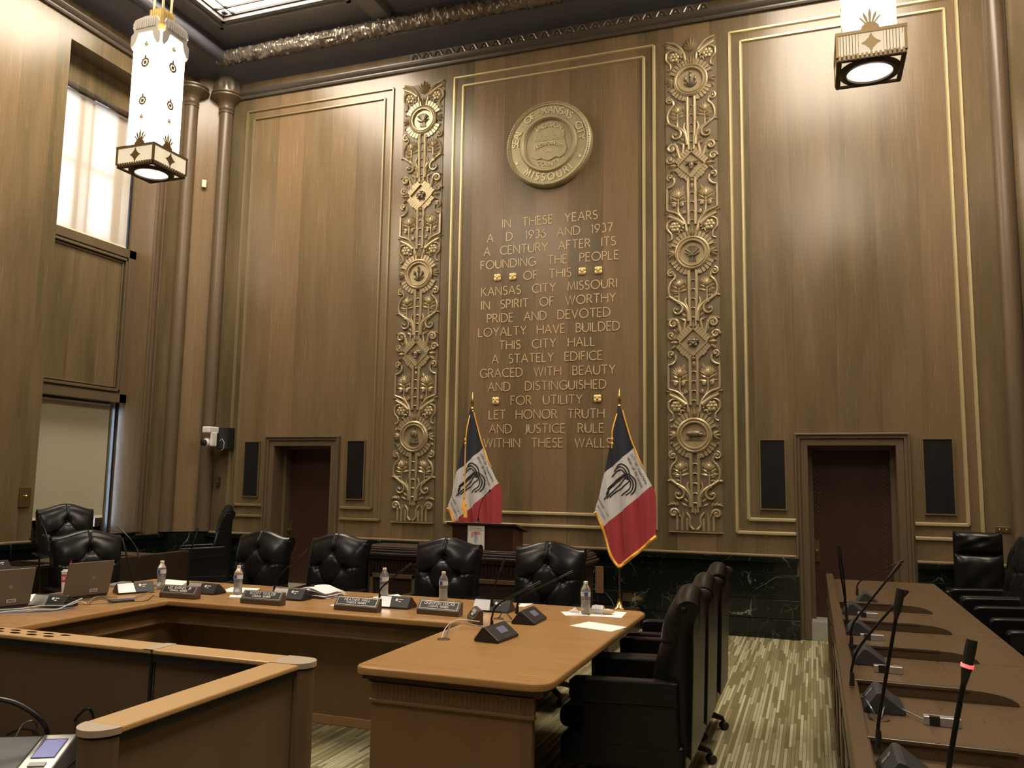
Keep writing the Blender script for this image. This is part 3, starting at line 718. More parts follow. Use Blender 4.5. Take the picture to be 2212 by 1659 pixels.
def rosette2(mb, x, z, r):
    for k in range(6):
        a = k*pi/3; mb.ell((x+.55*r*cos(a), -.012, z+.55*r*sin(a)), (.4*r, .014, .4*r), 8, 5)
    mb.ell((x, -.02, z), (.3*r, .014, .3*r), 8, 5)
def typeA(mb, z0, low=False):
    for s in (-1, 1):
        volute(mb, s*.245, z0-.225, .045, -s, pi/2 if s > 0 else pi/2, 1.3, .011)
        rtube(mb, [(s*.21, z0-.235), (s*.205, z0-.29), (s*.25, z0-.34), (s*.275, z0-.42), (s*.26, z0-.50), (s*.20, z0-.56)], .013, .010)
        flower(mb, s*.158, z0-.40, 1.2)
        rtube(mb, [(s*.16, z0-.50), (s*.155, z0-.56), (s*.10, z0-.63)], .008, .009)
        rtube(mb, [(s*.045, z0-.80), (s*.06, z0-.68), (s*.115, z0-.60), (s*.20, z0-.55), (s*.27, z0-.50)], .018, .012)
        for k in range(4): leaf(mb, s*(.20+.015*k), z0-.56+.02*k, pi/2-s*(.3+.5*k), .07, .04, .022)
        rtube(mb, [(s*.045, z0-.78), (s*.06, z0-.66), (s*.085, z0-.58), (s*.07, z0-.52)], .017, .008)
        volute(mb, s*.185, z0-.66, .085, s, pi/2, .9, .013)
        for k in range(5): leaf(mb, s*.19, z0-.675, pi/2+(k-2)*.5, .055, .022, .016)
        if not low:
            volute(mb, s*.225, z0-.825, .058, -s, pi*.0 if s < 0 else pi, 1.3, .015)
            rtube(mb, [(s*.165, z0-.83), (s*.15, z0-.90), (s*.13, z0-.96)], .016, .012)
            rtube(mb, [(s*.12, z0-.78), (s*.09, z0-.80), (s*.10, z0-.90)], .015, .012)
            volute(mb, s*.25, z0-.96, .048, s, pi*.0, 1.3, .013)
        else:
            volute(mb, s*.235, z0-.87, .05, -s, pi*.0 if s < 0 else pi, 1.3, .014)
            for k in range(3): mb.box(s*(.09+.055*k)-.012, -.018, z0-1.06, s*(.09+.055*k)+.012, 0, z0-.92+.015*k)
            rtube(mb, [(s*.02, z0-1.05), (s*.06, z0-1.0), (s*.06, z0-.92), (s*.10, z0-.86)], .013, .010)
        rtube(mb, [(s*.042, z0-.21), (s*.042, z0-.5), (s*.03, z0-.86)], .016, .012)
        for k in range(6): leaf(mb, s*(.262-.012*k), z0-.36-.035*k, pi/2+s*(.9+.25*k), .06, .030, .018)
        for k in range(4): leaf(mb, s*(.05+.012*k), z0-.66-.045*k, pi/2-s*(.5+.2*k), .085, .036, .020)
        leaf(mb, s*.205, z0-.285, pi/2-s*2.6, .09, .04); leaf(mb, s*.10, z0-.30, -pi/2+s*.3, .09, .035); leaf(mb, s*.10, z0-.30, -pi/2-s*.25, .08, .03)
        for k in range(4): leaf(mb, s*(.19+.018*k), z0-.80+.010*k, pi/2-s*(.2+.55*k), .065, .034, .024)
        for k in range(3): leaf(mb, s*(.13+.03*k), z0-.93, pi/2-s*(.1+.3*k), .08, .030, .020)
    for k in range(5): rtube(mb, [(-.034, z0-.36-.11*k), (-.02, z0-.32-.11*k), (.02, z0-.32-.11*k), (.034, z0-.35-.11*k)], .007, .007)
    leaf(mb, 0, z0-.90, pi/2, .10, .04)
def typeBlow(mb, z1):
    for s in (-1, 1):
        rtube(mb, [(s*.06, z1-.80), (s*.09, z1-.68), (s*.17, z1-.58), (s*.285, z1-.535)], .016, .012)
        rtube(mb, [(s*.09, z1-.72), (s*.17, z1-.655), (s*.275, z1-.60)], .028, .016, y=-.006)
        rtube(mb, [(s*.10, z1-.76), (s*.16, z1-.665), (s*.24, z1-.655), (s*.285, z1-.69)], .011, .010)
        rosette2(mb, s*.195, z1-.735, .072)
        for k in range(5): leaf(mb, s*(.12+.03*k), z1-.66+.022*k, pi/2-s*(1.0+.1*k), .085, .034, .018)
        for k in range(3): leaf(mb, s*(.275-.01*k), z1-.76-.04*k, pi/2+s*(1.6+.3*k), .05, .028, .016)
        leaf(mb, s*.13, z1-.84, pi/2-s*1.2, .08, .03)
        rtube(mb, [(s*.285, z1-.68), (s*.285, z1-.76), (s*.24, z1-.82), (s*.235, z1-.88), (s*.27, z1-.90)], .012, .009)
        rtube(mb, [(s*.11, z1-.79), (s*.14, z1-.78), (s*.15, z1-.81)], .010, .008)
    for k in range(5): leaf(mb, (k-2)*.024, z1-.87, pi/2-(k-2)*.12, .13, .034, .03)
def typeB(mb, z1):
    for s in (-1, 1):
        volute(mb, s*.25, z1-.13, .040, s, -pi/2, 1.2, .011)
        rtube(mb, [(s*.205, z1-.14), (s*.20, z1-.20), (s*.235, z1-.245), (s*.288, z1-.262)], .013, .013)
        mb.box(s*.275, -.022, z1-.53, s*.298, 0, z1-.26)
        flower(mb, s*.158, z1-.40, 1.35, 9, 1.7)
        volute(mb, s*.12, z1-.475, .022, s, pi/2, 1.1, .008); volute(mb, s*.20, z1-.475, .022, -s, pi/2, 1.1, .008)
        rtube(mb, [(s*.16, z1-.50), (s*.155, z1-.56), (s*.11, z1-.64)], .009, .010)
        rtube(mb, [(s*.042, z1-.17), (s*.042, z1-.45), (s*.04, z1-.72)], .014, .014)
        volute(mb, s*.085, z1-.57, .022, -s, pi/2, 1.1, .008)
        for k in range(4): leaf(mb, s*(.075+.02*k), z1-.60-.01*k, pi/2-s*(.7+.15*k), .07, .026, .016)
        leaf(mb, s*.10, z1-.24, -pi/2+s*.2, .10, .035); leaf(mb, s*.25, z1-.33, -pi/2-s*.1, .12, .030); leaf(mb, s*.075, z1-.44, pi/2-s*.2, .10, .028)
    for k in range(4): rtube(mb, [(-.034, z1-.38-.11*k), (-.02, z1-.34-.11*k), (.02, z1-.34-.11*k), (.034, z1-.37-.11*k)], .007, .007)
    leaf(mb, 0, z1-.21, -pi/2, .09, .05); typeBlow(mb, z1)
def wedges(mb, x, z, r0, r1, n, y0, y1, skip=None):
    for k in range(n):
        a0 = 2*pi*k/n+.02; a1 = 2*pi*(k+1)/n-.02; am = (a0+a1)/2
        if skip and skip(am): continue
        mb.ext([(x+r0*cos(a0), z+r0*sin(a0)), (x+r1*cos(a0), z+r1*sin(a0)), (x+r1*1.02*cos(am), z+r1*1.02*sin(am)), (x+r1*cos(a1), z+r1*sin(a1)), (x+r0*cos(a1), z+r0*sin(a1))], -y0, -y1, lambda u, v, w: (u, w, v))
def medallion(t, z, kind):
    mb = MB(); wedges(mb, 0, 0, .196, .262, 34, 0, .022, lambda a: abs(sin(a)) < .3 or abs(cos(a)) < .16)
    mb.lathe([(.20, 0), (.20, -.028), (.185, -.036), (.165, -.030), (.155, -.042), (.145, -.042), (.136, -.028), (.134, -.010)], (0, 0, 0), 48, 'Y')
    for s in (-1, 1):
        for k in range(3): leaf(mb, s*.20, 0, (0 if s > 0 else pi)+(k-1)*.55, .09, .055, .03)
        leaf(mb, s*.24, -.075, (0 if s > 0 else pi)-s*.9, .05, .03); leaf(mb, s*.24, .075, (0 if s > 0 else pi)+s*.9, .05, .03)
        volute(mb, s*.06, -.232, .028, s, pi/2, 1.1, .009)
    mb.lathe([(.19, -.034), (.182, -.042), (.174, -.034)], (0, 0, 0), 48, 'Y', cap=False)
    o = mb.build('medallion', M_carve, t, smooth=35); o.location = (0, 0, z)
    e = MB()
    if kind == 'wheat':
        for k in range(9):
            a = pi/2+(k-4)*.24; e.tube([(0, -.015, -.02), (.09*cos(a), -.022, .0+.085*sin(a))], [.006, .011], 6)
        for k in range(5): e.tube([((k-2)*.014, -.018, -.03), ((k-2)*.02, -.016, -.10)], .008, 6)
        e.tube([(-.05, -.03, -.035), (.05, -.03, -.025)], .008, 6)
        for s in (-1, 1): leaf(e, s*.02, -.03, pi/2-s*1.1, .08, .03, .03)
    elif kind == 'corn':
        for k, (a, L) in enumerate(((pi/2, .15), (pi/2+.5, .13), (pi/2-.5, .13), (pi/2+.95, .10), (pi/2-.95, .10))): leaf(e, 0, -.09, a, L, .035, .03)
        for x, z in ((0, .05), (.055, .02), (-.055, .02)): e.ell((x, -.025, z), (.014, .016, .032), 8, 6)
        e.ell((0, -.03, .09), (.014, .014, .014), 8, 6)
    elif kind == 'hog':
        e.ell((-.005, -.02, .02), (.085, .028, .038), 14, 8); e.ell((.075, -.022, .012), (.03, .02, .022), 10, 6); e.lathe([(.012, -.0), (.012, .02)], (.10, -.02, .005), 8, 'X')
        for x in (-.06, -.035, .035, .055): e.tube([(x, -.015, 0), (x, -.015, -.045)], .009, 6)
        leaf(e, .06, .03, .6, .03, .02, .03); e.box(-.10, -.014, -.062, .10, 0, -.045)
    elif kind == 'engine':
        e.lathe([(.05, -.0), (.05, -.03), (.04, -.035), (.0, -.035)], (0, 0, .03), 20, 'Y'); e.lathe([(.02, -.04), (.02, -.05), (0, -.052)], (0, 0, .03), 14, 'Y')
        e.box(-.055, -.03, -.045, .055, 0, -.02); e.box(-.03, -.04, -.085, .03, 0, -.045)
        for s in (-1, 1): e.lathe([(.018, 0), (.018, -.04)], (s*.05, 0, -.07), 10, 'Y')
        e.tube([(0, -.02, .08), (0, -.02, .11)], .014, 8)
    k = e.build('emblem', M_bronze, o, smooth=True)
def diamond(t, z, kind):
    mb = MB(); R = .145
    for q in range(4):
        a = pi/4+q*pi/2
        for k in range(6):
            c = (k-2.5)*.034; nx, nz = cos(a), sin(a); tx, tz = -sin(a), cos(a); r0 = .112; r1 = .178+.012*(1 if k in (2, 3) else 0)
            if abs(c) > .075 and 0: continue
            mb.ext([(nx*r0+tx*(c-.015), nz*r0+tz*(c-.015)), (nx*r1+tx*(c-.015), nz*r1+tz*(c-.015)), (nx*r1+tx*(c+.015), nz*r1+tz*(c+.015)), (nx*r0+tx*(c+.015), nz*r0+tz*(c+.015))], 0, -.024, lambda u, v, w: (u, w, v))
    def sq(r, y0, y1, rin):
        for q in range(4):
            a0 = q*pi/2; a1 = a0+pi/2
            mb.ext([(r*cos(a0), r*sin(a0)), (r*cos(a1), r*sin(a1)), (rin*cos(a1), rin*sin(a1)), (rin*cos(a0), rin*sin(a0))], y0, y1, lambda u, v, w: (u, w, v))
    sq(.165, 0, -.034, .148); mb.ext([(.15, 0), (0, .15), (-.15, 0), (0, -.15)], 0, -.008, lambda u, v, w: (u, w, v))
    for s in (-1, 1):
        leaf(mb, s*.17, 0, (0 if s > 0 else pi), .10, .07, .03); leaf(mb, s*.19, .03, (0 if s > 0 else pi)+s*.7, .08, .045, .03); leaf(mb, s*.19, -.03, (0 if s > 0 else pi)-s*.7, .08, .045, .03)
        leaf(mb, s*.03, -.165, -pi/2+s*.9, .06, .04); leaf(mb, s*.03, .17, pi/2-s*.9, .06, .04)
    leaf(mb, 0, -.155, -pi/2, .06, .06, .03)
    o = mb.build('diamond_boss', M_carve, t, smooth=35); o.location = (0, 0, z)
    e = MB()
    if kind == 'bull':
        e.ell((0, -.03, -.01), (.032, .03, .048), 12, 8); e.ell((0, -.045, -.05), (.022, .02, .016), 10, 6)
        for s in (-1, 1):
            e.tube([(s*.02, -.03, .03), (s*.06, -.03, .032), (s*.085, -.03, .05)], [.011, .008, .003], 7); leaf(e, s*.028, .012, (0 if s > 0 else pi)-s*.3, .045, .022, .03, .01); e.ell((s*.018, -.055, .008), (.007, .006, .006), 6, 4)
    else:
        e.ell((0, -.026, 0), (.045, .03, .05), 12, 8); e.ell((0, -.05, -.018), (.02, .018, .016), 10, 6); e.ell((0, -.05, .02), (.03, .012, .012), 10, 6)
        for s in (-1, 1): e.ell((s*.045, -.03, .02), (.016, .014, .02), 8, 6); e.ell((s*.03, -.035, -.035), (.018, .016, .02), 8, 6)
        for k in range(9): leaf(e, 0, .0, pi/2+(k-4)*.42, .07, .025, .035)
    e.build('emblem', M_bronze, o, smooth=True)
for cx, lab, km, kd in ((-4.755, 'tall gilded carved pilaster of flowers and medallions left of the inscription', ('wheat', 'corn', 'engine'), ('lion', 'bull')),
                        (-1.245, 'tall gilded carved pilaster of flowers and medallions right of the inscription', ('corn', 'wheat', 'hog'), ('bull', 'lion'))):
    MB.clamp = 0.0
    t = empty('carved_pilaster', (cx, D-.004, 1.07), lab, 'carving', 'carved pilasters flanking the inscription')
    Z = lambda z: z-1.07
    MB().box(-.298, -.006, 0, .298, 0, 5.80).build('backing', M_ground, t)
    mb = MB()
    typeBlow(mb, Z(6.366+1.052))
    for k in range(7): leaf(mb, 0, Z(6.366)+.36, pi/2+(k-3)*.28, .19-.02*abs(k-3), .035, .03)
    for zt in (6.366, 4.262): typeA(mb, Z(zt))
    typeA(mb, Z(2.153), True)
    for zt in (5.323, 3.216): typeB(mb, Z(zt))
    mb.box(-.298, -.02, -.0, .298, 0, .012)
    mb.build('foliage', M_carve, t, smooth=45)
    for z, k in zip((6.366, 4.262, 2.153), km): medallion(t, Z(z), k)
    for z, k in zip((5.323, 3.216), kd): diamond(t, Z(z), k)
MB.clamp = None
# carved band on the frieze over the middle
mb = MB()
for k in range(24):
    x = -4.95+.165*k
    rtube(mb, [(x, 7.235), (x+.04, 7.30), (x+.09, 7.30), (x+.13, 7.235), (x+.165, 7.235)], .014, .014)
    mb.ell((x+.065, -.012, 7.26), (.02, .016, .02), 8, 5)
mb.box(-4.98, -.008, 7.215, -1.02, .0, 7.325)
struct(mb.build('trim_17', M_torus, org=(0, 0, 0), smooth=True)).location = (0, D-.002, 0)
# ------------------------------------------------------------------ lanterns
def lantern(x, y, lab):
    t = empty('hanging_lantern', (x, y, 4.77), lab, 'lantern', 'art deco hanging lanterns')
    s = .235
    b = MB()   # bottom frame
    for a, c in ((-s, -s+.03), (s-.03, s)): b.box(a, -s, 0, c, s, .03); b.box(-s+.031, a, 0, s-.031, c, .03)
    b.lathe([(.165, .03), (.165, 0), (.165, -.012), (.20, -.018), (.215, -.01), (.225, .01), (.21, .03), (.165, .03)], (0, 0, 0), 40, cap=False)
    b.build('bottom_frame', M_blackm if 0 else mat('dark_bronze', (.05, .035, .025), .4, .5), t, smooth=30)
    MB().lathe([(.0, -.03), (.09, -.022), (.165, .005), (.165, .01), (0, .01)], (0, 0, 0), 36).build('bottom_glass', M_lampb, t, smooth=True)
    MB().box(-s+.03, -s+.03, .015, s-.03, s-.03, .02).build('corner_glass', M_lampd, t)
    f = MB(); n = 15
    for k in range(n):
        c = -s+(k+.5)*2*s/n; w = s/n*.55
        for e in (-s, s-.0): f.box(c-w, e-.006, .005, c+w, e+.006, .045); f.box(e-.006, c-w, .005, e+.006, c+w, .045)
    for e in (-s, s):
        for e2 in (-s, s): f.box(e-.01, e2-.01, .03, e+.01, e2+.01, .21)
    for e in (-s-.012, s-.02): f.box(e, -s-.012, .20, e+.032, s+.012, .225); f.box(-s+.021, e, .20, s-.021, e+.032, .225)
    f.box(-s, -s, .205, s, s, .212)
    f.build('fluted_frame', M_lampm, t)
    n = 22
    for sd in range(4):
        g = MB()
        for k in range(n):
            c = -s+(k+.5)*2*s/n
            if abs(c) < .085:
                if g.v: g.build('fluted_glass', M_lampd, t, smooth=True); g = MB()
                continue
            r = s/n*.8
            if sd < 2: g.tube([(c, (-s+.006 if sd == 0 else s-.006), .045), (c, (-s+.006 if sd == 0 else s-.006), .20)], r, 6)
            else: g.tube([((-s+.006 if sd == 2 else s-.006), c, .045), ((-s+.006 if sd == 2 else s-.006), c, .20)], r, 6)
        g.build('fluted_glass', M_lampd, t, smooth=True)
    for e in (-s+.004, s-.004):
        MB().box(-.085, e-.003, .035, .085, e+.003, .205).build('side_glass', M_lampd, t); MB().box(e-.003, -.085, .035, e+.003, .085, .205).build('side_glass', M_lampd, t)
    def onface(sd, u, v, w):
        return {0: (u, -s-w, v), 1: (u, s+w, v), 2: (-s-w, u, v), 3: (s+w, u, v)}[sd]
    for sd in range(4):
        pts = []; d = MB()
        for k in range(16):
            a = k*pi/8; r = .068 if k % 4 == 0 else (.04 if k % 2 else .038); pts.append((r*cos(a), .12+r*1.1*sin(a)))
        d.ext(pts, 0, .006, lambda u, v, w: onface(sd, u, v, w))
        d.build('diamond_fret', M_lampm, t)
    # tall glass shaft with cruciform plan
    h0, h1 = .225, 1.52; q = .185
    sh = MB(); sh.box(-q, -q, h0, q, q, h1-.05); sh.box(-q*.72, -q*.72, h1-.05, q*.72, q*.72, h1+.02)
    sh.build('glass_shaft', M_lamp, t, bevel=.02)
    for sd in range(4):
        fr = MB()
        def of(u, v, w): return {0: (u, -q-w, v), 1: (u, q+w, v), 2: (-q-w, u, v), 3: (q+w, u, v)}[sd]
        for zz, r in ((h0+.50, .05), (h0+.92, .055), (h0+.32, .024), (h0+1.12, .026)):
            fr = MB()
            for k in range(8):
                a = k*pi/4; a2 = a+pi/4
                fr.ext([(r*cos(a), zz+r*sin(a)), (r*cos(a2), zz+r*sin(a2)), (r*.6*cos(a2), zz+r*.6*sin(a2)), (r*.6*cos(a), zz+r*.6*sin(a))], .001, .007, of)
            fr.ext([(-r*.35, zz-r*.35), (r*.35, zz-r*.35), (r*.35, zz+r*.35), (-r*.35, zz+r*.35)], .001, .007, of)
            fr.ext([(-r*.3, zz+r), (r*.3, zz+r), (0, zz+r*1.7)], .001, .007, of)
            fr.build('fret_rosette', M_lampm, t)
        fr = MB()
        fr.ext([(-.075, h0), (.075, h0), (.06, h0+.05), (.035, h0+.075), (-.035, h0+.075), (-.06, h0+.05)], .001, .008, of)
        for k in range(-2, 3):
            a_ = pi/2-k*.33; L_ = .13-.022*abs(k); bx_, bz_ = k*.014, h0+.07
            fr.ext([(bx_-.008, bz_), (bx_+L_*.6*cos(a_)-.012*sin(a_), bz_+L_*.6*sin(a_)+.012*cos(a_)*0), (bx_+L_*cos(a_), bz_+L_*sin(a_)), (bx_+L_*.6*cos(a_)+.012*sin(a_), bz_+L_*.6*sin(a_)), (bx_+.008, bz_)], .001, .007, of)
        fr.build('fret_palmette', M_lampm, t)
    for sd in range(4):
        cr_ = MB()
        def of(u, v, w): return {0: (u, -q-.02-w, v), 1: (u, q+.02+w, v), 2: (-q-.02-w, u, v), 3: (q+.02+w, u, v)}[sd]
        pts = [(-.165, h1-.20), (-.19, h1-.17), (-.19, h1-.07), (-.155, h1-.04), (-.155, h1+.02), (-.175, h1+.05), (-.15, h1+.10), (-.12, h1+.11), (0, h1+.13), (.12, h1+.11), (.15, h1+.10), (.175, h1+.05), (.155, h1+.02), (.155, h1-.04), (.19, h1-.07), (.19, h1-.17), (.165, h1-.20), (.12, h1-.14), (.09, h1-.05), (-.09, h1-.05), (-.12, h1-.14)]
        cr_.ext(pts, 0, .010, of)
        for k in range(9): u = -.12+.03*k; cr_.ext([(u-.009, h1+.0), (u+.009, h1), (u+.009, h1+.09), (u-.009, h1+.09)], .008, .018, of)
        cr_.build('crown_fret', M_fret, t)
    tp = MB(); tp.box(-.14, -.14, h1, .14, .14, h1+.06); tp.box(-.10, -.10, h1+.06, .10, .10, h1+.10)
    for k in range(6):
        c = -.075+.03*k
        for e in (-.085, .085): tp.tube([(c, e, h1+.09), (c, e, h1+.28)], .012, 6); tp.tube([(e, c, h1+.09), (e, c, h1+.28)], .012, 6)
    tp.box(-.08, -.08, h1+.1, .08, .08, h1+.27)
    tp.build('top_collar', M_brass2, t)
    rd = MB()
    for a, c in ((-.06, -.06), (.06, -.06), (.06, .06), (-.06, .06)): rd.tube([(a, c, h1+.27), (a, c, ZC-4.77+.09)], .013, 8)
    rd.build('hanger_rods', M_brass2, t, smooth=True)
    return t
M_brass2 = mat('lamp_brass', (.72, .55, .24), .3, .85)
LY = 6.6
lantern(-6.475, LY, 'tall glowing art deco lantern hanging at the upper left, in front of the upper window')
lantern(.49, LY, 'glowing art deco lantern at the upper right, only its square lower box in view')
# ------------------------------------------------------------------ U-shaped table
t = empty('conference_table', (-3.1, 4.6, 0), 'large U-shaped council table with a golden brown top in the middle of the room', 'table')
xo0, xo1 = -5.16, -1.06; yo = 5.62; xi0, xi1 = -4.19, -1.995; yi = 4.67; yn = 3.42
def rc(pts_r):
    out = []
    n = len(pts_r)
    for i, (x, y, r) in enumerate(pts_r):
        if r <= 0: out.append((x, y)); continue
        p = Vector((x, y)); a = Vector(pts_r[i-1][:2])-p; b = Vector(pts_r[(i+1) % n][:2])-p; a.normalize(); b.normalize()
        A = p+a*r; B = p+b*r
        for k in range(7):
            s_ = k/6; out.append(tuple(A*(1-s_)**2+p*2*s_*(1-s_)+B*s_*s_))
    return out
U = rc([(xo0, yn, .10), (xi0, yn, .07), (xi0, yi, 0), (xi1, yi, 0), (xi1, yn, .07), (xo1, yn, .12), (xo1, yo, .10), (xo0, yo, .10)])
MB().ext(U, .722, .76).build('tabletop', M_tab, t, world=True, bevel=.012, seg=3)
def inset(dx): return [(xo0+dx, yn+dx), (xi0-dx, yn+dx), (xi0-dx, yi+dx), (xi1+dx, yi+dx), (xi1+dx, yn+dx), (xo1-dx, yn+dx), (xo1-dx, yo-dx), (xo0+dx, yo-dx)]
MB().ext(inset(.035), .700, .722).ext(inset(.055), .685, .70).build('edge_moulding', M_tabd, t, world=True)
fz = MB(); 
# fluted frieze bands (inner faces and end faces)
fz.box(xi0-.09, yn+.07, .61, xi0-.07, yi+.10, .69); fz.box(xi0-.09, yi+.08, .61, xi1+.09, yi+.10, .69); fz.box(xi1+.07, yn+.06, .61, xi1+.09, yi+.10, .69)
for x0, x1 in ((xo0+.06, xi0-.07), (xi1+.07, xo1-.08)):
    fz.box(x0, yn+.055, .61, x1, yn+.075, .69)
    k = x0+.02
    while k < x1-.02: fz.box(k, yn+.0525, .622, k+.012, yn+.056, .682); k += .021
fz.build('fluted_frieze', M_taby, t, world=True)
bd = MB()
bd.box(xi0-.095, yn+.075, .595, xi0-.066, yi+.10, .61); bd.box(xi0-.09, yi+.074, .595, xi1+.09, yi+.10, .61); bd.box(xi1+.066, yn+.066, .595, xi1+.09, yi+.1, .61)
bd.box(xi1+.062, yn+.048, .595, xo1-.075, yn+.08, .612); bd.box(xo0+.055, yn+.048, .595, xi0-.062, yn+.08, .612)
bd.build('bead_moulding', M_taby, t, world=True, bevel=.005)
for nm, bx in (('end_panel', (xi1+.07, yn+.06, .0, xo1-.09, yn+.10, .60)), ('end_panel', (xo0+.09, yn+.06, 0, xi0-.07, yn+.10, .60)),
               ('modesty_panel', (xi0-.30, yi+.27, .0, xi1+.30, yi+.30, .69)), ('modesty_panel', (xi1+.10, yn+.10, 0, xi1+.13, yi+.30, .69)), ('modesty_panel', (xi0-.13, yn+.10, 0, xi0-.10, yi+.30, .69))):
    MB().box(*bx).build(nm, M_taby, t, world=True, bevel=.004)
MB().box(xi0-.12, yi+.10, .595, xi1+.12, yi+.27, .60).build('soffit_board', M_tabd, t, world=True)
MB().box(xi0-.3, yi+.255, .0, xi1+.3, yi+.27, .06).build('plinth', mat('plinth_oak', (.30, .17, .08), .4), t, world=True, bevel=.004)
for x, y in ((xo1-.34, yo-.16), (xo0+.26, yo-.16)):
    MB().box(x, y, 0, x+.08, y+.08, .69).build('leg', M_taby, t, world=True, bevel=.005)
# ------------------------------------------------------------------ chairs
BT = [(0, .53), (-.128, .405), (.128, .405), (0, .235)]
CRE = [((0, .53), (0, .72)), ((0, .53), (-.128, .405)), ((0, .53), (.128, .405)), ((-.128, .405), (-.32, .42)), ((.128, .405), (.32, .42)), ((-.128, .405), (0, .235)), ((.128, .405), (0, .235)), ((0, .235), (-.13, .06)), ((0, .235), (.13, .06))]
def seg_d(px, pz, a, b):
    dx, dz = b[0]-a[0], b[1]-a[1]; t_ = max(0, min(1, ((px-a[0])*dx+(pz-a[1])*dz)/(dx*dx+dz*dz))); return math.hypot(px-a[0]-t_*dx, pz-a[1]-t_*dz)
def make_chair(name, label, group):
    t = empty(name, (0, 0, 0), label, 'chair', group)
    mb = MB(); nu, nv, nr, nb = 60, 62, 9, 8
    cols = []
    for i in range(nu+1):
        u = -1+2*i/nu; H = .590+.060*(.5+.5*cos(pi*abs(u)))**.85+.006*abs(u)**8
        pts = []
        edge = (1-abs(u)**7)
        for j in range(nv+1):
            v = j/nv; hw = .248+.030*v; X = u*hw; Zl = v*H; z = .45+Zl
            y = .095+.085*v+.015*v*v
            b = .045*edge*(1-(abs(2*v-1))**5)+.012*edge
            for (bx, bz) in BT:
                d = math.hypot(X-bx, Zl-bz); b -= .030*math.exp(-(d/.026)**2)+.016*math.exp(-(d/.065)**2)
            m_ = min(seg_d(X, Zl, *c) for c in CRE); b -= .009*math.exp(-(m_/.008)**2)
            pts.append((X, y-b+.02*abs(u)**7, z))
        yt, zt = pts[-1][1], pts[-1][2]; hw = .278; R_ = .052
        for k in range(1, nr+1):
            a = pi-pi*1.15*k/nr; pts.append((u*hw, yt+R_+R_*cos(a), zt+R_*sin(a)*.85))
        y1, z1 = pts[-1][1], pts[-1][2]
        for k in range(1, nb+1):
            s_ = k/nb; zz = z1+(.30-z1)*s_; cr_n = max(0, (abs(u)-.80)/.2); pts.append((u*(.278-.012*s_), y1+(.290-y1)*min(1, s_*4)-.02*s_-.03*cr_n**3, zz+(.07*(1-math.sqrt(max(0, 1-cr_n*cr_n))) if k == nb else (.02*cr_n if k == nb-1 else 0))))
        cols.append(pts)
    n = len(cols[0]); vs = [p for c in cols for p in c]
    fs = [(i*n+j, (i+1)*n+j, (i+1)*n+j+1, i*n+j+1) for i in range(nu) for j in range(n-1)]
    fs += [(i*n+n-1, (i+1)*n+n-1, (i+1)*n, i*n) for i in range(nu)]
    fs += [list(range(n)), [nu*n+j for j in range(n)][::-1]]
    mb.add(vs, fs); back = mb.build('backrest', M_leather, t, smooth=50)
    for bx, bz in BT:
        v = bz/.65; MB().ell((bx, .095+.085*v+.015*v*v-.010, .45+bz), (.011, .006, .011), 10, 6).build('button', M_leather, back, smooth=True)
    for s in (-1, 1):
        MB().ell((s*.277, .245, 1.045), (.008, .016, .016), 10, 6).build('button', M_leather, back, smooth=True)
        a = MB(); prof = [(-.318, .565), (-.322, .655), (-.30, .670), (-.25, .673), (.16, .688), (.22, .69), (.22, .57), (-.25, .55), (-.30, .548)]
        a.ext(prof, s*.228, s*.310, lambda u, v, w: (w, u, v)); ar = a.build('armrest', M_leather, t, bevel=.019, seg=4, smooth=50)
        a = MB(); prof = [(-.24, .59), (.22, .60), (.23, .24), (-.27, .24), (-.275, .36), (-.262, .42), (-.262, .50)]
        a.ext(prof, s*.240, s*.298, lambda u, v, w: (w, u, v)); a.build('side_panel', M_leather, ar, bevel=.015, seg=3, smooth=50)
    st = MB(); st.box(-.228, -.40, .385, .228, .20, .50); st.build('seat', M_leather, t, bevel=.045, seg=4, smooth=50)
    MB().box(-.300, -.37, .235, .300, .25, .385).build('seat_frame', M_leather, t, bevel=.03, seg=3)
    MB().lathe([(.028, .10), (.028, .20), (.04, .20), (.04, .24)], (0, 0, 0), 14).build('gas_column', M_black, t, smooth=True)
    sb = MB(); sb.lathe([(.05, .08), (.055, .11), (.045, .14), (.03, .14)], (0, 0, 0), 16)
    for k in range(5):
        a = pi/2+2*pi*k/5+.3; sb.tube([(.03*cos(a), .03*sin(a), .115), (.18*cos(a), .18*sin(a), .10), (.255*cos(a), .255*sin(a), .075), (.265*cos(a), .265*sin(a), .05)], [.026, .022, .017, .012], 8)
    base = sb.build('star_base', M_black, t, smooth=True)
    for k in range(5):
        a = pi/2+2*pi*k/5+.3; c = MB()
        for o in (-.014, .014): c.lathe([(.0, -.010), (.024, -.009), (.027, 0), (.024, .009), (0, .010)], (0, o, 0), 14, 'Y')
        c.xf(Matrix.Translation((.265*cos(a), .265*sin(a), .028)) @ Matrix.Rotation(a+.5, 4, 'Z')); c.build('caster', M_black, base, smooth=True)
    return t
chair = make_chair('tufted_chair', '', 'black tufted leather swivel chairs')
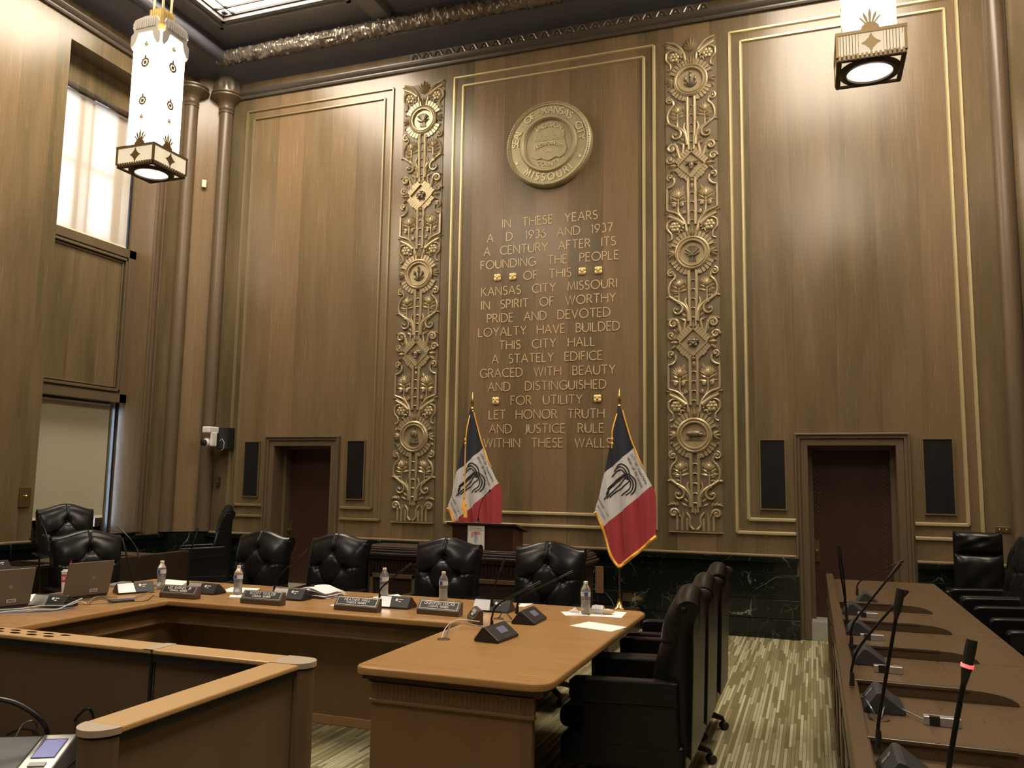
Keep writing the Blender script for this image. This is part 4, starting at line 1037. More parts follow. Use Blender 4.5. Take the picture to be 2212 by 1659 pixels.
CH = [
 (-1.965, 6.11, 0, 1, 'black tufted chair behind the table, nearest its right end, left of the brass grille'),
 (-2.845, 6.10, -2, 1, 'black tufted chair directly behind the shiny faced nameplate, below the lectern'),
 (-3.88, 6.10, -3, 1, 'black tufted chair behind the loose papers, in front of the bench left end'),
 (-4.63, 6.06, -6, 1, 'black tufted chair behind the table, in front of the left door'),
 (-.85, 4.42, -90, .955, 'nearest black chair along the right side of the table'),
 (-.85, 5.04, -90, .955, 'middle black chair of the three along the right side of the table'),
 (-.85, 5.76, -90, .955, 'farthest black chair of the three along the right side of the table'),
 (-5.62, 5.42, 66, 1.0, 'black tufted chair behind the red and white drink cup and laptops'),
 (-7.50, 6.86, 62, 1.13, 'black tufted chair in front of the lower window blind'),
 (-7.22, 8.68, -50, 1.10, 'black chair seen in profile in the left corner below the video camera'),
 (1.45, 8.22, -90, 1.06, 'farthest black chair along the right dais desk, beside the padded headrest chair'),
 (1.45, 7.58, -90, 1.06, 'second farthest black chair along the right dais desk'),
 (1.45, 6.43, -90, 1.06, 'nearest black chair along the right dais desk, cut by the right frame edge')]
for i, (x, y, a, zs, lab) in enumerate(CH):
    o = chair if i == 0 else copy_tree(chair)
    o.location = (x, y, 0); o.rotation_euler = (0, 0, rad(a)); o.scale = (1, 1, zs); o['label'] = lab
# executive chair with pillow back
t = empty('headrest_chair', (1.44, 8.92, 0), 'black executive chair with a separate padded headrest, by the right wall panel', 'chair', rz=rad(-8))
def pillow(name, w, z0, z1, y, th, parent, nn=24):
    mb = MB()
    def f(u, v):
        a = -1+2*u; b = -1+2*v; k = (1-abs(a)**5)*(1-abs(b)**5)
        wr = .004*sin(a*5+b*3)*k+.003*sin(b*7-a*6+2)*k
        return (a*w/2*(1-.03*abs(b)**3), y-th*k**.6+wr, z0+(z1-z0)*v)
    mb.grid(f, nn, nn)
    def g(u, v):
        a = -1+2*u; b = -1+2*v; return (a*w/2*(1-.03*abs(b)**3), y+.03*(1-abs(a)**5)*(1-abs(b)**5), z0+(z1-z0)*v)
    mb.grid(g, nn, nn); return mb.build(name, M_leather, parent, smooth=60)
MB().box(-.21, .16, .45, .21, .24, 1.16).build('back_shell', M_leather, t, bevel=.03, seg=3)
pillow('headrest', .42, .99, 1.19, .17, .07, t); pillow('back_cushion', .42, .50, .985, .165, .075, t); 
MB().box(-.22, -.26, .38, .22, .2, .50).build('seat', M_leather, t, bevel=.04, seg=3)
for s in (-1, 1): MB().box(s*.23, -.2, .60, s*.29, .18, .66).box(s*.245, -.02, .40, s*.275, .06, .61).build('armrest', M_leather, t, bevel=.015)
MB().lathe([(.03, .1), (.03, .38)], (0, 0, 0), 12).build('gas_column', M_black, t)
sb = MB()
for k in range(5):
    a = pi/2+2*pi*k/5; sb.tube([(.02*cos(a), .02*sin(a), .115), (.28*cos(a), .28*sin(a), .07), (.29*cos(a), .29*sin(a), .03)], [.024, .017, .02], 8)
sb.build('star_base', M_black, t)
# ------------------------------------------------------------------ dais desks at both sides
def dais(mir, yend, ztop, lab):
    f = lambda x: x if not mir else -6-x
    M_dais2 = M_dark if mir else M_dais2_
    M_dais = M_daisd if mir else M_dais_
    t = empty('dais_desk', (f(.54), 5, 0), lab, 'desk', 'long dais desks facing each other')
    def B(x0, y0, z0, x1, y1, z1): return (f(x0), y0, z0, f(x1), y1, z1)
    y0 = 1.55; zt = ztop
    MB().box(*B(.13, y0, zt-.035, .985, yend, zt)).build('desktop', M_dais, t, world=True, bevel=.006)
    m = MB().box(*B(.095, y0, .0, .13, yend, zt+.02)); m.box(*B(.085, y0, 0, .095, yend, .14))
    for k in range(9):
        ya = y0+.08+k*.83; yb = min(ya+.68, yend-.08)
        if yb-ya < .2: continue
        m.box(*B(.088, ya, .2, .095, yb, .22)); m.box(*B(.088, ya, .60, .095, yb, .62)); m.box(*B(.088, ya, .2, .095, ya+.02, .62)); m.box(*B(.088, yb-.02, .2, .095, yb, .62))
    m.build('front_panel', M_dais2, t, world=True, bevel=.003)
    MB().box(*B(.088, y0, zt+.02, .150, yend, zt+.048)).box(*B(.094, y0, zt-.02, .136, yend, zt+.02)).build('front_rail', M_dais2, t, world=True, bevel=.008)
    MB().box(*B(.15, yend-.06, .0, .95, yend-.03, zt-.035)).build('end_panel', M_dais2, t, world=True)
    yy = 6.34
    while yy > y0+.1:
        if yy < yend-.15:
            pr = [(.14, zt), (.14, zt+.048), (.56, zt+.048)]+[(.56+.175*sin(a), zt+.048*cos(a)) for a in [i*pi/2/8 for i in range(1, 9)]]
            d = MB(); d.ext(pr, yy-.006, yy+.012, lambda u, v, w: (f(u), w, v))
            pr2 = [(.14, zt+.040), (.14, zt+.052), (.56, zt+.052), (.56, zt+.040)]
            d.ext(pr2, yy-.013, yy+.020, lambda u, v, w: (f(u), w, v))
            d.build('divider', M_dais2, t, world=True, bevel=.002)
        MB().box(*B(.735, yy-.0015, zt, .983, yy+.0015, zt+.0006)).build('seam', M_tabd, t, world=True)
        yy -= .838
    return t
M_dais2_ = wood('dais_panel_wood', (.085, .054, .029), (.07, .045, .024), (.09, .057, .03), rough=.3, along='Y', board=3, contrast=.6)
dais(False, 8.32, .76, 'long brown dais desk with low dividers running up the right side')
dais(True, 7.06, .80, 'long dark dais desk behind the laptops along the window side')
# ------------------------------------------------------------------ platform, bench, lectern
t = tag(MB().box(-4.35, 7.80, 0, -1.84, 9.35, .24).build('low_platform', M_dark, org=(-3.1, 8.3, 0), bevel=.01), 'low dark platform behind the bench carrying the flag stands', 'platform')
t = empty('clerk_bench', (-3.0, 7.6, 0), 'long dark wooden bench with a stepped cornice behind the four rear chairs', 'bench')
MB().box(-4.19, 7.32, .0, -1.96, 7.40, .90).box(-2.02, 7.32, .0, -1.96, 7.70, .90).box(-4.19, 7.32, .0, -4.13, 7.70, .9).build('body', M_dark, t, world=True, bevel=.004)
c = MB()
for d, z0, z1 in ((.0, .945, .958), (.02, .925, .945), (.045, .90, .925), (.075, .875, .90), (.05, .855, .875), (.025, .84, .855)):
    c.box(-4.20, 7.32-d, z0, -1.96+d*.7, 7.74, z1)
c.build('cornice', M_dark, t, world=True, bevel=.005)
fr = MB(); x = -4.12
while x < -2.02:
    fr.box(x, 7.308, .735, x+.018, 7.32, .825); x += .036
for x in (-3.6, -3.0, -2.4): fr.lathe([(.035, 0), (.035, -.012), (.02, -.018), (0, -.018)], (x, 7.31, .78), 14, 'Y')
fr.build('fluted_frieze', M_dark, t, world=True)
pn = MB()
for x in (-4.10, -3.57, -3.04, -2.51):
    w = .49; pn.box(x, 7.295, .66, x+w, 7.32, .70); pn.box(x, 7.295, .15, x+w, 7.32, .18); pn.box(x, 7.295, .15, x+.035, 7.32, .7); pn.box(x+w-.035, 7.295, .15, x+w, 7.32, .7)
pn.build('panel_frames', mat('bench_frame_wood', (.11, .070, .042), .35), t, world=True, bevel=.004)
MB().box(-2.2, 7.45, .959, -1.98, 7.68, .975).build('writing_slope', M_dark, t, world=True)
# lectern
t = empty('tabletop_lectern', (-2.98, 7.6, .958), 'dark tabletop lectern on the bench in front of the left flag', 'lectern')
M_lect = noise_var(mat('mahogany', (.040, .017, .012), .3), .2, 4)
MB().ext([(7.42, .959), (7.42, 1.185), (7.72, 1.12), (7.72, .959)], -3.285, -2.665, lambda u, v, w: (w, u, v)).build('body', M_lect, t, world=True, bevel=.004)
MB().ext([(7.38, 1.192), (7.38, 1.212), (7.74, 1.135), (7.74, 1.115)], -3.33, -2.62, lambda u, v, w: (w, u, v)).build('reading_top', M_lect, t, world=True, bevel=.004)
t = empty('poster_card', (-3.06, 7.40, .96), 'white card with a pink and blue fountain mark leaning on the lectern front', 'card')
A = aty(1011, 1130, 7.40); Bq = aty(1046, 1190, 7.40)
x0, x1, z0, z1 = A.x, Bq.x, .96, 1.182
MB().box(x0, 7.395, z0, x1, 7.405, z1).build('card', mat('cream_card', (.78, .77, .68), .6), t, world=True)
mb = MB(); w = x1-x0; cx = (x0+x1)/2
fn = lambda u, v, h: (cx+u, 7.395-h, v)
ln = MB()
for e in (.006,): 
    for pl in ([(-w/2+e, z0+e), (w/2-e, z0+e), (w/2-e, z1-e), (-w/2+e, z1-e), (-w/2+e, z0+e)],): ln.rib(pl, .0012, fn, .0006)
write(ln, 'CITY OF FOUNTAINS', .007, .001, lambda u, v, h: (cx+u, 7.3945-h, z1-.030+v), gap=.3)
write(ln, 'HEART OF THE NATION', .007, .001, lambda u, v, h: (cx+u, 7.3945-h, z1-.045+v), gap=.3)
ln.build('print', mat('pale_grey_ink', (.45, .42, .40), .6), t, world=True)
M_pink = mat('pink_ink', (.72, .22, .28), .6); M_pblue = mat('pale_blue_ink', (.38, .46, .60), .6)
zc_ = z0+(z1-z0)*.62
for s in (-1, 1):
    for k in range(4):
        r = .012+.0065*k*1.0; mb.rib([(s*.016+r*cos(a), zc_+r*sin(a)) for a in [pi*i/10 for i in range(11)]]+[(s*.016-r, zc_-.02-.004*k)], .0045, fn, .0008)
mb.build('fountain_arcs', M_pink, t, world=True)
mb = MB()
for k in range(7):
    u = (k-3)*.0055; mb.rib([(u, zc_+.0), (u, zc_-.055-.012*(3-abs(k-3)))], .004, fn, .0009)
mb.build('fountain_jets', M_pblue, t, world=True)
def goose(mb, pts, r=.005): c = curve3(pts); mb.tube(c, r, 8)
def curve3(pts, n=6):
    P = [Vector(p) for p in pts]; P = [P[0]*2-P[1]]+P+[P[-1]*2-P[-2]]; out = []
    for i in range(1, len(P)-2):
        for k in range(n):
            t_ = k/n; a, b, c, d = P[i-1], P[i], P[i+1], P[i+2]; out.append(.5*((2*b)+(c-a)*t_+(2*a-5*b+4*c-d)*t_*t_+(3*b-a-3*c+d)*t_**3))
    out.append(P[-2]); return out
a = aty(1033, 1126, 7.44); b_ = aty(1036, 1098, 7.44); c_ = aty(1058, 1060, 7.44); a.z = 1.203
t = empty('lectern_microphone', a, 'thin gooseneck microphone rising from the lectern top', 'microphone')
MB().lathe([(.03, 0), (.03, .008), (.012, .02), (.009, .05)], a+Vector((0, 0, .0)), 14).build('base', M_black, t, world=True)
m = MB(); goose(m, [a+Vector((0, 0, .04)), b_, (b_+c_)/2+Vector((-.01, 0, .02)), c_], .004); m.build('gooseneck', M_black, t, world=True, smooth=True)
MB().ell(c_, (.010, .010, .014), 10, 6).build('microphone_head', M_black, t, world=True, smooth=True)
# ------------------------------------------------------------------ flags
def flag(dx, lab, tassel, cut=0):
    """dx: horizontal shift in metres from the right flag"""
    Y0 = 8.95
    def W(px, py): p = aty(px, py, Y0); return (p.x, p.z)
    base = aty(1337, 1300, Y0)
    t = empty('city_flag', (base.x+dx, Y0, .24), lab, 'flag', 'city flags on gold tipped poles')
    def P(x, z, off=0):
        k = min(1, max(0, (2.45-z)*1.2)); y = Y0-.03+.022*k*sin(x*30+z*3.5)+.012*k*sin(x*71+z*2)
        return (x+dx, y-off, z)
    def spline(pts, n):
        c = curve2([W(*p) for p in pts], 8); L = [0]
        for i in range(1, len(c)): L.append(L[-1]+(c[i]-c[i-1]).length)
        out = []
        for k in range(n+1):
            d = L[-1]*k/n; i = next((j for j in range(1, len(L)) if L[j] >= d-1e-9), len(L)-1); s_ = (d-L[i-1])/max(L[i]-L[i-1], 1e-9); out.append(c[i-1]*(1-s_)+c[i]*s_)
        return out
    bands = [([(1336, 878), (1329, 910), (1318, 965), (1307, 1022)], [(1338, 878), (1346, 890), (1358, 930), (1371, 967)]),
             ([(1307, 1022), (1297, 1062), (1287, 1106), (1302, 1139)], [(1371, 967), (1383, 998), (1397, 1025), (1409, 1049)]),
             ([(1302, 1139), (1312, 1165), (1322, 1200), (1338, 1224)], [(1409, 1049), (1416, 1068), (1418, 1110), (1418, 1158)])]
    mb = MB(); nv = 14; nu = 34
    for bi, (lp, rp) in enumerate(bands):
        Ls = spline(lp, nv); Rs = spline(rp, nv); mb.cur = bi
        mb.grid(lambda u, v: P(*(Ls[round(v*nv)]*(1-u)+Rs[round(v*nv)]*u)), nu, nv)
    # print on the white field
    mb.cur = 3
    def px(u, v): return W(1270+u/5.925, 960+v/5.925)
    fn = lambda a, b, h: P(a, b, h+.004)
    lines = [[(375, 293), (400, 262), (440, 252), (490, 275), (525, 330), (540, 390), (545, 440)], [(340, 352), (375, 305), (425, 288), (475, 312), (505, 365), (515, 420), (515, 455)], [(312, 418), (350, 370), (410, 328), (460, 340), (490, 385), (495, 440)],
             [(215, 705), (275, 630), (290, 560), (360, 470), (450, 400), (510, 380), (560, 400), (605, 455), (615, 520), (600, 600), (560, 645)],
             [(245, 640), (300, 560), (380, 480), (465, 420), (510, 405), (550, 430), (580, 480), (585, 540), (560, 600), (500, 650)],
             [(258, 695), (310, 620), (400, 530), (480, 445), (515, 435), (545, 465), (555, 520), (530, 580), (430, 660)],
             [(270, 575), (330, 500), (420, 430), (490, 395)], [(292, 680), (340, 625), (440, 560), (510, 500), (540, 460)]]
    for l in lines: mb.rib([tuple(q) for q in curve2([px(*p) for p in l], 5)], .0135, fn, .001)
    def diag(txt, x0, y0, x1, y1, h, w=.0035):
        a = Vector(px(x0, y0)); b = Vector(px(x1, y1)); d = (b-a); L = d.length; d.normalize(); n_ = Vector((-d.y, d.x))
        pls, _ = strokes(txt, h, gap=.3, word=.6, width=L)
        for pl in pls: mb.rib([tuple((a+b)/2+d*q[0]+n_*q[1]) for q in pl], w, fn, .0008)
    diag('CITY OF FOUNTAINS', 548, 135, 745, 510, .022); diag('HEART OF THE NATION', 508, 175, 690, 555, .020)
    diag('KANSAS CITY', 128, 700, 262, 925, .022, .003); diag('MISSOURI', 118, 790, 215, 970, .022, .003)
    mb.build('cloth', [M_navy, M_fwhite, M_fred, M_ink], t, world=True, smooth=60)
    fr_ = MB()
    def fringe(pts, w):
        c = curve2([W(*p) for p in pts], 8)
        fr_.tube([P(q.x, q.y, .004) for q in c], w, 6)
    fringe([(1346, 886), (1358, 930), (1371, 967), (1386, 1000), (1392, 1012)], .008)
    fr_.build('fringe', M_gilt, t, world=True, smooth=True); fr_ = MB()
    fringe([(1287, 1106), (1302, 1139), (1322, 1200), (1339, 1224)], .016); fringe([(1339, 1224), (1380, 1192), (1418, 1158)], .020)
    fr_.build('fringe', M_gilt, t, world=True, smooth=True)
    p0 = aty(1337, 878, Y0)
    MB().lathe([(.011, .25), (.011, 2.40)], (base.x+dx, Y0+.03, 0), 12).build('pole', mat('dark_pole', (.05, .03, .02), .35), t, world=True, smooth=True)
    MB().lathe([(.012, 2.38), (.018, 2.40), (.018, 2.42), (.012, 2.43), (.020, 2.455), (.012, 2.47), (.016, 2.49), (.024, 2.52), (.016, 2.57), (.006, 2.63), (.0, 2.655)], (base.x+dx, Y0+.03, 0), 14).build('finial', M_brass, t, world=True, smooth=True)
    MB().lathe([(.13, .241), (.13, .250), (.085, .262), (.045, .29), (.028, .34), (.016, .38), (.016, .42)], (base.x+dx, Y0+.03, 0), 28).build('base', M_brass, t, world=True, smooth=True)
    cd = MB(); xx = base.x+dx
    L_ = 1.36 if tassel else 2.15
    cd.tube(curve3([(xx-.005, Y0-.0, 2.42), (xx-.01-(0 if tassel else .035), Y0-.10, 2.2), (xx-(.02 if tassel else .05), Y0-.11, 1.95 if tassel else 2.12), (xx-(.015 if tassel else .055), Y0-.11, L_ if tassel else 1.98)]), .007, 7)
    zk = 2.08
    cd.ell((xx-(.02 if tassel else .05), Y0-.11, zk), (.014, .014, .022), 8, 6); cd.ell((xx-(.02 if tassel else .05), Y0-.11, zk-.05), (.014, .014, .02), 8, 6)
    o = cd.build('cord', M_gilt, t, world=True, smooth=True)
    if tassel:
        for q, zz in ((0, 1.40), (.022, 1.32)):
            MB().lathe([(.0, .03), (.012, .025), (.014, 0), (.01, -.01), (.018, -.03), (.024, -.13), (0, -.13)], (xx-.02+q, Y0-.115, zz), 12).build('tassel', M_gilt, t, world=True, smooth=True)
flag(0, 'city flag with navy, white and red bands, hanging fully in view right of the inscription', False)
flag(aty(1018, 900, 8.95).x-aty(1337, 900, 8.95).x, 'city flag with gold tassels, hanging behind the lectern', True)
# ------------------------------------------------------------------ things on the U table
ZT = .7605
def mic(loc, rz, stem, lab, panel=True, screen=False, L=.25, logo=True, head=.0065, ring=False, group='table discussion microphones', badge=False, body=None):
    """wedge unit: long side along local x, tall edge at y=0, short slope to -y, long slope to +y"""
    loc = Vector(loc); t = empty('discussion_microphone', loc, lab, 'microphone', group, rz)
    h = L/2; pr = [(-.050, 0), (-.054, .010), (-.006, .072), (.004, .075), (.016, .071), (.095, .012), (.092, 0)]
    MB().ext(pr, -h, h, lambda u, v, w: (w, u, v)).build('body', body or M_black, t, bevel=.004)
    nrm = Vector((0, -.79, .61))
    def sl(x, s_, o): return Vector((x, -.054+.048*s_, .010+.062*s_))+nrm*o
    if panel:
        b = MB(); b.add([sl(-h+.002, .02, .0012), sl(-.005, .02, .0012), sl(-.015, .98, .0012), sl(-h+.002, .98, .0012)], [(0, 1, 2, 3)]); b.build('silver_panel', M_silver if panel is True else panel, t)
    if logo:
        b = MB(); c = sl(.03, .72, .0015)
        b.add([sl(.03+.010*cos(a), .72+.13*sin(a), .0016) for a in [k*pi/6 for k in range(12)]], [list(range(12))])
        for k in range(2): b.add([sl(.045, .80-.2*k, .0016), sl(.075-.012*k, .80-.2*k, .0016), sl(.075-.012*k, .72-.2*k, .0016), sl(.045, .72-.2*k, .0016)], [(0, 1, 2, 3)])
        b.build('logo', M_white, t)
    if badge:
        b = MB()
        for (cx, s_, w_, hh) in ((-.03, .75, .018, .10), (-.026, .5, .012, .18), (-.036, .48, .006, .16)):
            b.add([sl(cx+w_*cos(a), s_+hh*sin(a), .0016) for a in [k*pi/6 for k in range(12)]], [list(range(12))])
        b.build('badge', M_silver, t)
    if screen:
        b = MB(); n2 = Vector((0, .55, .83))
        def fs_(x, s_, o): return Vector((x, .016+.079*s_, .071-.059*s_))+n2*o
        b.add([fs_(-.06, .15, .001), fs_(.03, .15, .001), fs_(.03, .6, .001), fs_(-.06, .6, .001)], [(0, 1, 2, 3)]); b.build('screen', M_lcd, t)
        b = MB()
        for k in range(3): b.add([fs_(-.05+.03*k, .75, .001), fs_(-.03+.03*k, .75, .001), fs_(-.03+.03*k, .9, .001), fs_(-.05+.03*k, .9, .001)], [(0, 1, 2, 3)])
        b.build('buttons', M_graph, t)
    R_ = Matrix.Rotation(-rz, 3, 'Z'); pts = [R_ @ (Vector(p)-loc) for p in stem]; pts[0].z = max(pts[0].z, .052)
    m = MB(); m.tube([pts[0]-Vector((0, 0, .02)), pts[0]+(pts[1]-pts[0]).normalized()*.03], [.011, .008], 10); m.build('socket', M_black, t, smooth=True)
    m = MB(); c = curve3(pts); m.tube(c, .0055, 8); g = m.build('gooseneck', M_blackm, t, smooth=True)
    d = (pts[-1]-pts[-2]).normalized()
    m = MB(); e = pts[-1]; m.tube([e-d*.09, e-d*.06, e-d*.048, e-d*.02, e], [.0058, head*.95, head, head*1.05, head], 14); m.build('microphone_head', M_black, g, smooth=True)
    if ring: m = MB(); m.tube([e-d*.057, e-d*.050], [head*1.15, head*1.2], 16); m.build('light_ring', M_ringr, g, smooth=True)
    return t
Zt = lambda x, y: atz(x, y, ZT)
mic((-1.99, 5.18, ZT), 0, [aty(1062, 1300, 5.15), aty(1064, 1285, 5.15), aty(1072, 1255, 5.15), aty(1090, 1207, 5.15)], 'microphone unit with a bright silver half, beside the small end nameplate')
mic((-2.64, 5.04, ZT), 0, [aty(820, 1298, 5.03), aty(821, 1275, 5.03), aty(840, 1255, 5.03), aty(888, 1217, 5.03)], 'microphone unit right of the third nameplate, half hidden by it')
mic((-3.47, 5.07, ZT), 0, [aty(592, 1278, 5.1), aty(594, 1262, 5.1), aty(606, 1240, 5.1), aty(662, 1187, 5.1)], 'microphone unit in front of the loose paper pile')
mic((-4.20, 5.05, ZT), 0, [aty(405, 1282, 5.05), aty(406, 1250, 5.05), aty(410, 1200, 5.05), aty(428, 1140, 5.05)], 'microphone unit behind the nameplate nearest the table corner')
mic((-4.66, 4.86, ZT), rad(60), [aty(288, 1268, 4.85), aty(286, 1250, 4.85), aty(276, 1210, 4.85), aty(264, 1163, 4.85)], 'microphone unit between the second laptop and the first bottle')
mic((-4.63, 4.13, ZT), rad(6), [aty(84, 1292, 4.15), aty(84, 1270, 4.15), aty(85, 1200, 4.15), aty(88, 1110, 4.15)], 'microphone unit in front of the two laptops with blue cables at its side')
mic((-1.648, 4.30, ZT), rad(-96), [aty(1062, 1352, 4.36), aty(1063, 1332, 4.36), aty(1080, 1303, 4.36), aty(1168, 1256, 4.36)], 'microphone unit with a grey display, nearest on the right table arm', panel=False, screen=True, logo=False, badge=False, body=M_graph2 if 'M_graph2' in globals() else M_black)
mic((-1.665, 4.90, ZT), rad(-90), [aty(1116, 1325, 4.95), aty(1118, 1305, 4.95), aty(1135, 1285, 4.95), aty(1237, 1234, 4.95)], 'microphone unit on the right table arm behind the one with the display', panel=False, screen=True, logo=False)
# small unit on the left dais and on the low desk
mic((-6.40, 6.02, .8005), rad(90), [aty(300, 1200, 6.1), aty(296, 1187, 6.1), aty(282, 1165, 6.1), aty(255, 1138, 6.1)], 'microphone unit on the dark dais desk near the window side', group='dais desk microphones')
mic((-6.5, 5.2, .8005), rad(90), [aty(106, 1185, 5.2), aty(105, 1172, 5.2), aty(97, 1145, 5.2), aty(84, 1115, 5.2)], 'microphone unit on the dark dais desk behind the first laptop', group='dais desk microphones')
# right dais microphones
RG = 'dais desk microphones'
def rmic(y, x, stem, lab, **k): return mic((x, y, ZT), rad(-90), stem, lab, panel=False, logo=False, L=.20, group=RG, badge=True, body=M_graph, **k)
S3 = lambda L_: [aty(a, b, c) for a, b, c in L_]
rmic(2.76, .208, S3([(1897, 1600, 2.8), (1898, 1560, 2.8), (1911, 1480, 2.8), (1946, 1272, 2.8)]), 'nearest fully seen microphone unit on the right dais desk, with a palm shaped badge', head=.012)
rmic(3.60, .208, S3([(1840, 1470, 3.68), (1841, 1440, 3.68), (1862, 1390, 3.68), (1960, 1275, 3.68)]), 'second nearest microphone unit on the right dais desk, beside the round cable grommet', head=.009)
rmic(4.50, .208, S3([(1838, 1388, 4.56), (1842, 1350, 4.56), (1872, 1308, 4.56), (1945, 1217, 4.56)]), 'microphone unit on the right dais desk in the third bay from the camera', head=.009)
rmic(5.34, .208, S3([(1829, 1333, 5.4), (1826, 1300, 5.4), (1818, 1250, 5.4), (1809, 1178, 5.4)]), 'microphone unit on the right dais desk with a straight upright stem', head=.010)
rmic(6.14, .215, S3([(1825, 1297, 6.2), (1826, 1288, 6.2), (1822, 1240, 6.2), (1813, 1180, 6.2)]), 'microphone unit on the right dais desk just in front of the farthest divider', head=.009)
rmic(6.76, .33, S3([(1851, 1280, 6.7), (1853, 1262, 6.7), (1874, 1246, 6.7), (1952, 1211, 6.7)]), 'farthest microphone unit on the right dais desk, its stem bent low toward the right', head=.009)
rmic(1.93, .208, S3([(2035, 1740, 1.95), (2045, 1690, 1.95), (2064, 1570, 1.95), (2100, 1382, 1.95)]), 'closest microphone at the lower right, with a glowing red ring under its tip', ring=True, head=.0105)
# voting boxes on the right dais
for i, (x, y, lab) in enumerate(((.41, 3.42, 'silver voting box nearest the camera, joined by cable to the round grommet'), (.30, 4.27, 'silver voting box in the second bay of the right dais desk'), (.285, 5.13, 'silver voting box in the third bay of the right dais desk'), (.31, 5.99, 'farthest silver voting box on the right dais desk'))):
    if i == 0:
        vb = empty('voting_box', (x, y, ZT), lab, 'voting box', 'silver voting boxes on the dais desk')
        MB().box(-.06, -.018, 0, .06, .022, .030).build('case', M_silver, vb, bevel=.002)
        MB().box(-.042, -.0195, .001, -.008, .005, .031).build('dark_window', M_black, vb)
    else:
        o = copy_tree(vb); o.location = (x, y, ZT); o['label'] = lab
def cable(name, pts, r, m, lab, cat='cable', grp=None):
    mb = MB(); mb.tube(curve3(pts), r, 7); o = mb.build(name, m, org=Vector(pts[0]), smooth=True); return tag(o, lab, cat, grp)
def disc(x, y, r, lab):
    o = MB().lathe([(0, .004), (r*.9, .004), (r, .0), (r, -.001)], (0, 0, 0), 24).build('cable_grommet', M_grom, smooth=True); o.location = (x, y, ZT); return tag(o, lab, 'grommet')
M_grom = mat('bronze_grommet', (.14, .11, .07), .35, .7)
q = Zt(1900, 1554); disc(q.x, q.y, .036, 'round bronze grommet in the right dais desktop')
z_ = ZT+.006
cable('desk_cable', [q+Vector((-.01, 0, .006)), Vector((q.x-.03, q.y+.02, ZT+.04)), Zt(1868, 1520)+Vector((0, 0, .02)), Zt(1853, 1512)+Vector((0, 0, .015))], .003, M_grey, 'grey cable from the grommet to the second nearest dais microphone')
cable('desk_cable', [q+Vector((.005, 0, .006)), Zt(1915, 1540)+Vector((0, 0, .03)), Zt(1940, 1540)+Vector((0, 0, .02)), Vector((.352, 3.43, ZT+.012))], .003, M_grey, 'grey cable from the grommet to the nearest voting box')
t = MB().box(.15, 3.86, ZT, .27, 3.92, ZT+.006).build('flat_card', M_brassd, org=(.2, 3.9, ZT)); tag(t, 'small flat bronze plate on the dais desk behind the second nearest microphone', 'plate')
# grommets and cables on the table arm
q = Zt(958, 1381); disc(q.x, q.y, .034, 'round bronze grommet near the inner edge of the right table arm')
cable('desk_cable', [q+Vector((.01, 0, .005)), Zt(975, 1362)+Vector((0, 0, .035)), Zt(1000, 1358)+Vector((0, 0, .03)), Zt(1045, 1362)+Vector((0, 0, .02))], .0035, M_grey, 'pale cable curling from the nearer table grommet to the display microphone')
cable('desk_cable', [q+Vector((-.012, 0, .005)), Zt(963, 1368)+Vector((0, 0, .03)), Zt(986, 1356)+Vector((0, 0, .045)), Zt(1036, 1356)+Vector((0, 0, .035))], .0022, M_white, 'thin white cable beside the pale one at the nearer table grommet')
q = Zt(1077, 1337); disc(q.x, q.y, .034, 'round bronze grommet between the two arm microphones')
cable('desk_cable', [q+Vector((.0, 0, .005)), Zt(1088, 1330)+Vector((0, 0, .025)), Zt(1105, 1341)+Vector((0, 0, .012))], .0035, M_black, 'short black cable looping from the farther table grommet')
cable('desk_cable', [Zt(1085, 1347)+Vector((0, 0, z_-ZT)), Zt(1095, 1344)+Vector((0, 0, .006)), Zt(1106, 1344)+Vector((0, 0, .006))], .003, M_grey, 'pale cable stub with a plug between the two arm microphones')
# ---- name plates
def nameplate(loc, rz, L, l1, l2, lab, h1=.018):
    t = empty('nameplate', loc, lab, 'nameplate', 'wooden council nameplates', rz)
    pr = [(-.030, 0), (-.030, .030), (-.026, .034), (.012, .083), (.030, .083), (.035, .078), (.035, 0)]
    MB().ext(pr, -L/2, L/2, lambda u, v, w: (w, u, v)).build('block', M_np, t, bevel=.003)
    d = Vector((0, .038, .049)).normalized(); n = Vector((0, -.049, .038)).normalized(); o0 = Vector((0, -.026, .034))
    def fn(u, v, h): return Vector((u, 0, 0))+o0+d*v+n*(h+.0005)
    w = L-.03; m = MB(); m.ext([(-w/2, .004), (w/2, .004), (w/2, .058), (-w/2, .058)], 0, .0012, fn); m.build('plate', M_silver, t)
    m = MB(); m.ext([(-w/2+.003, .0065), (w/2-.003, .0065), (w/2-.003, .0555), (-w/2+.003, .0555)], .0012, .0016, fn); pl = m.build('black_field', M_black, t)
    m = MB()
    f2 = lambda dv: (lambda u, v, h: fn(u, v+dv, h+.0016))
    write(m, l1, h1, .0026, f2(.033), gap=.28, word=.45); write(m, l2, .0115, .0020, f2(.015), gap=.28, word=.4)
    m.build('engraved_text', M_white, pl)
M_np = wood('walnut_block', (.085, .055, .035), (.07, .045, .028), (.09, .058, .036), rough=.35, along='X', board=2, world=False)
nameplate((-4.19, 4.79, ZT), rad(2), .30, 'LEE BARNES, JR', 'COUNCIL MEMBER', 'wooden nameplate at the inner table corner, leftmost of the four facing forward')
nameplate((-3.505, 4.80, ZT), rad(0), .32, 'SCOTT TAYLOR', 'COUNCIL MEMBER', 'wooden nameplate second from the left, in front of the paper pile')
nameplate((-2.79, 4.82, ZT), rad(-1), .32, 'HEATHER HALL', 'COUNCIL MEMBER', 'wooden nameplate third from the left, at the third bottle')
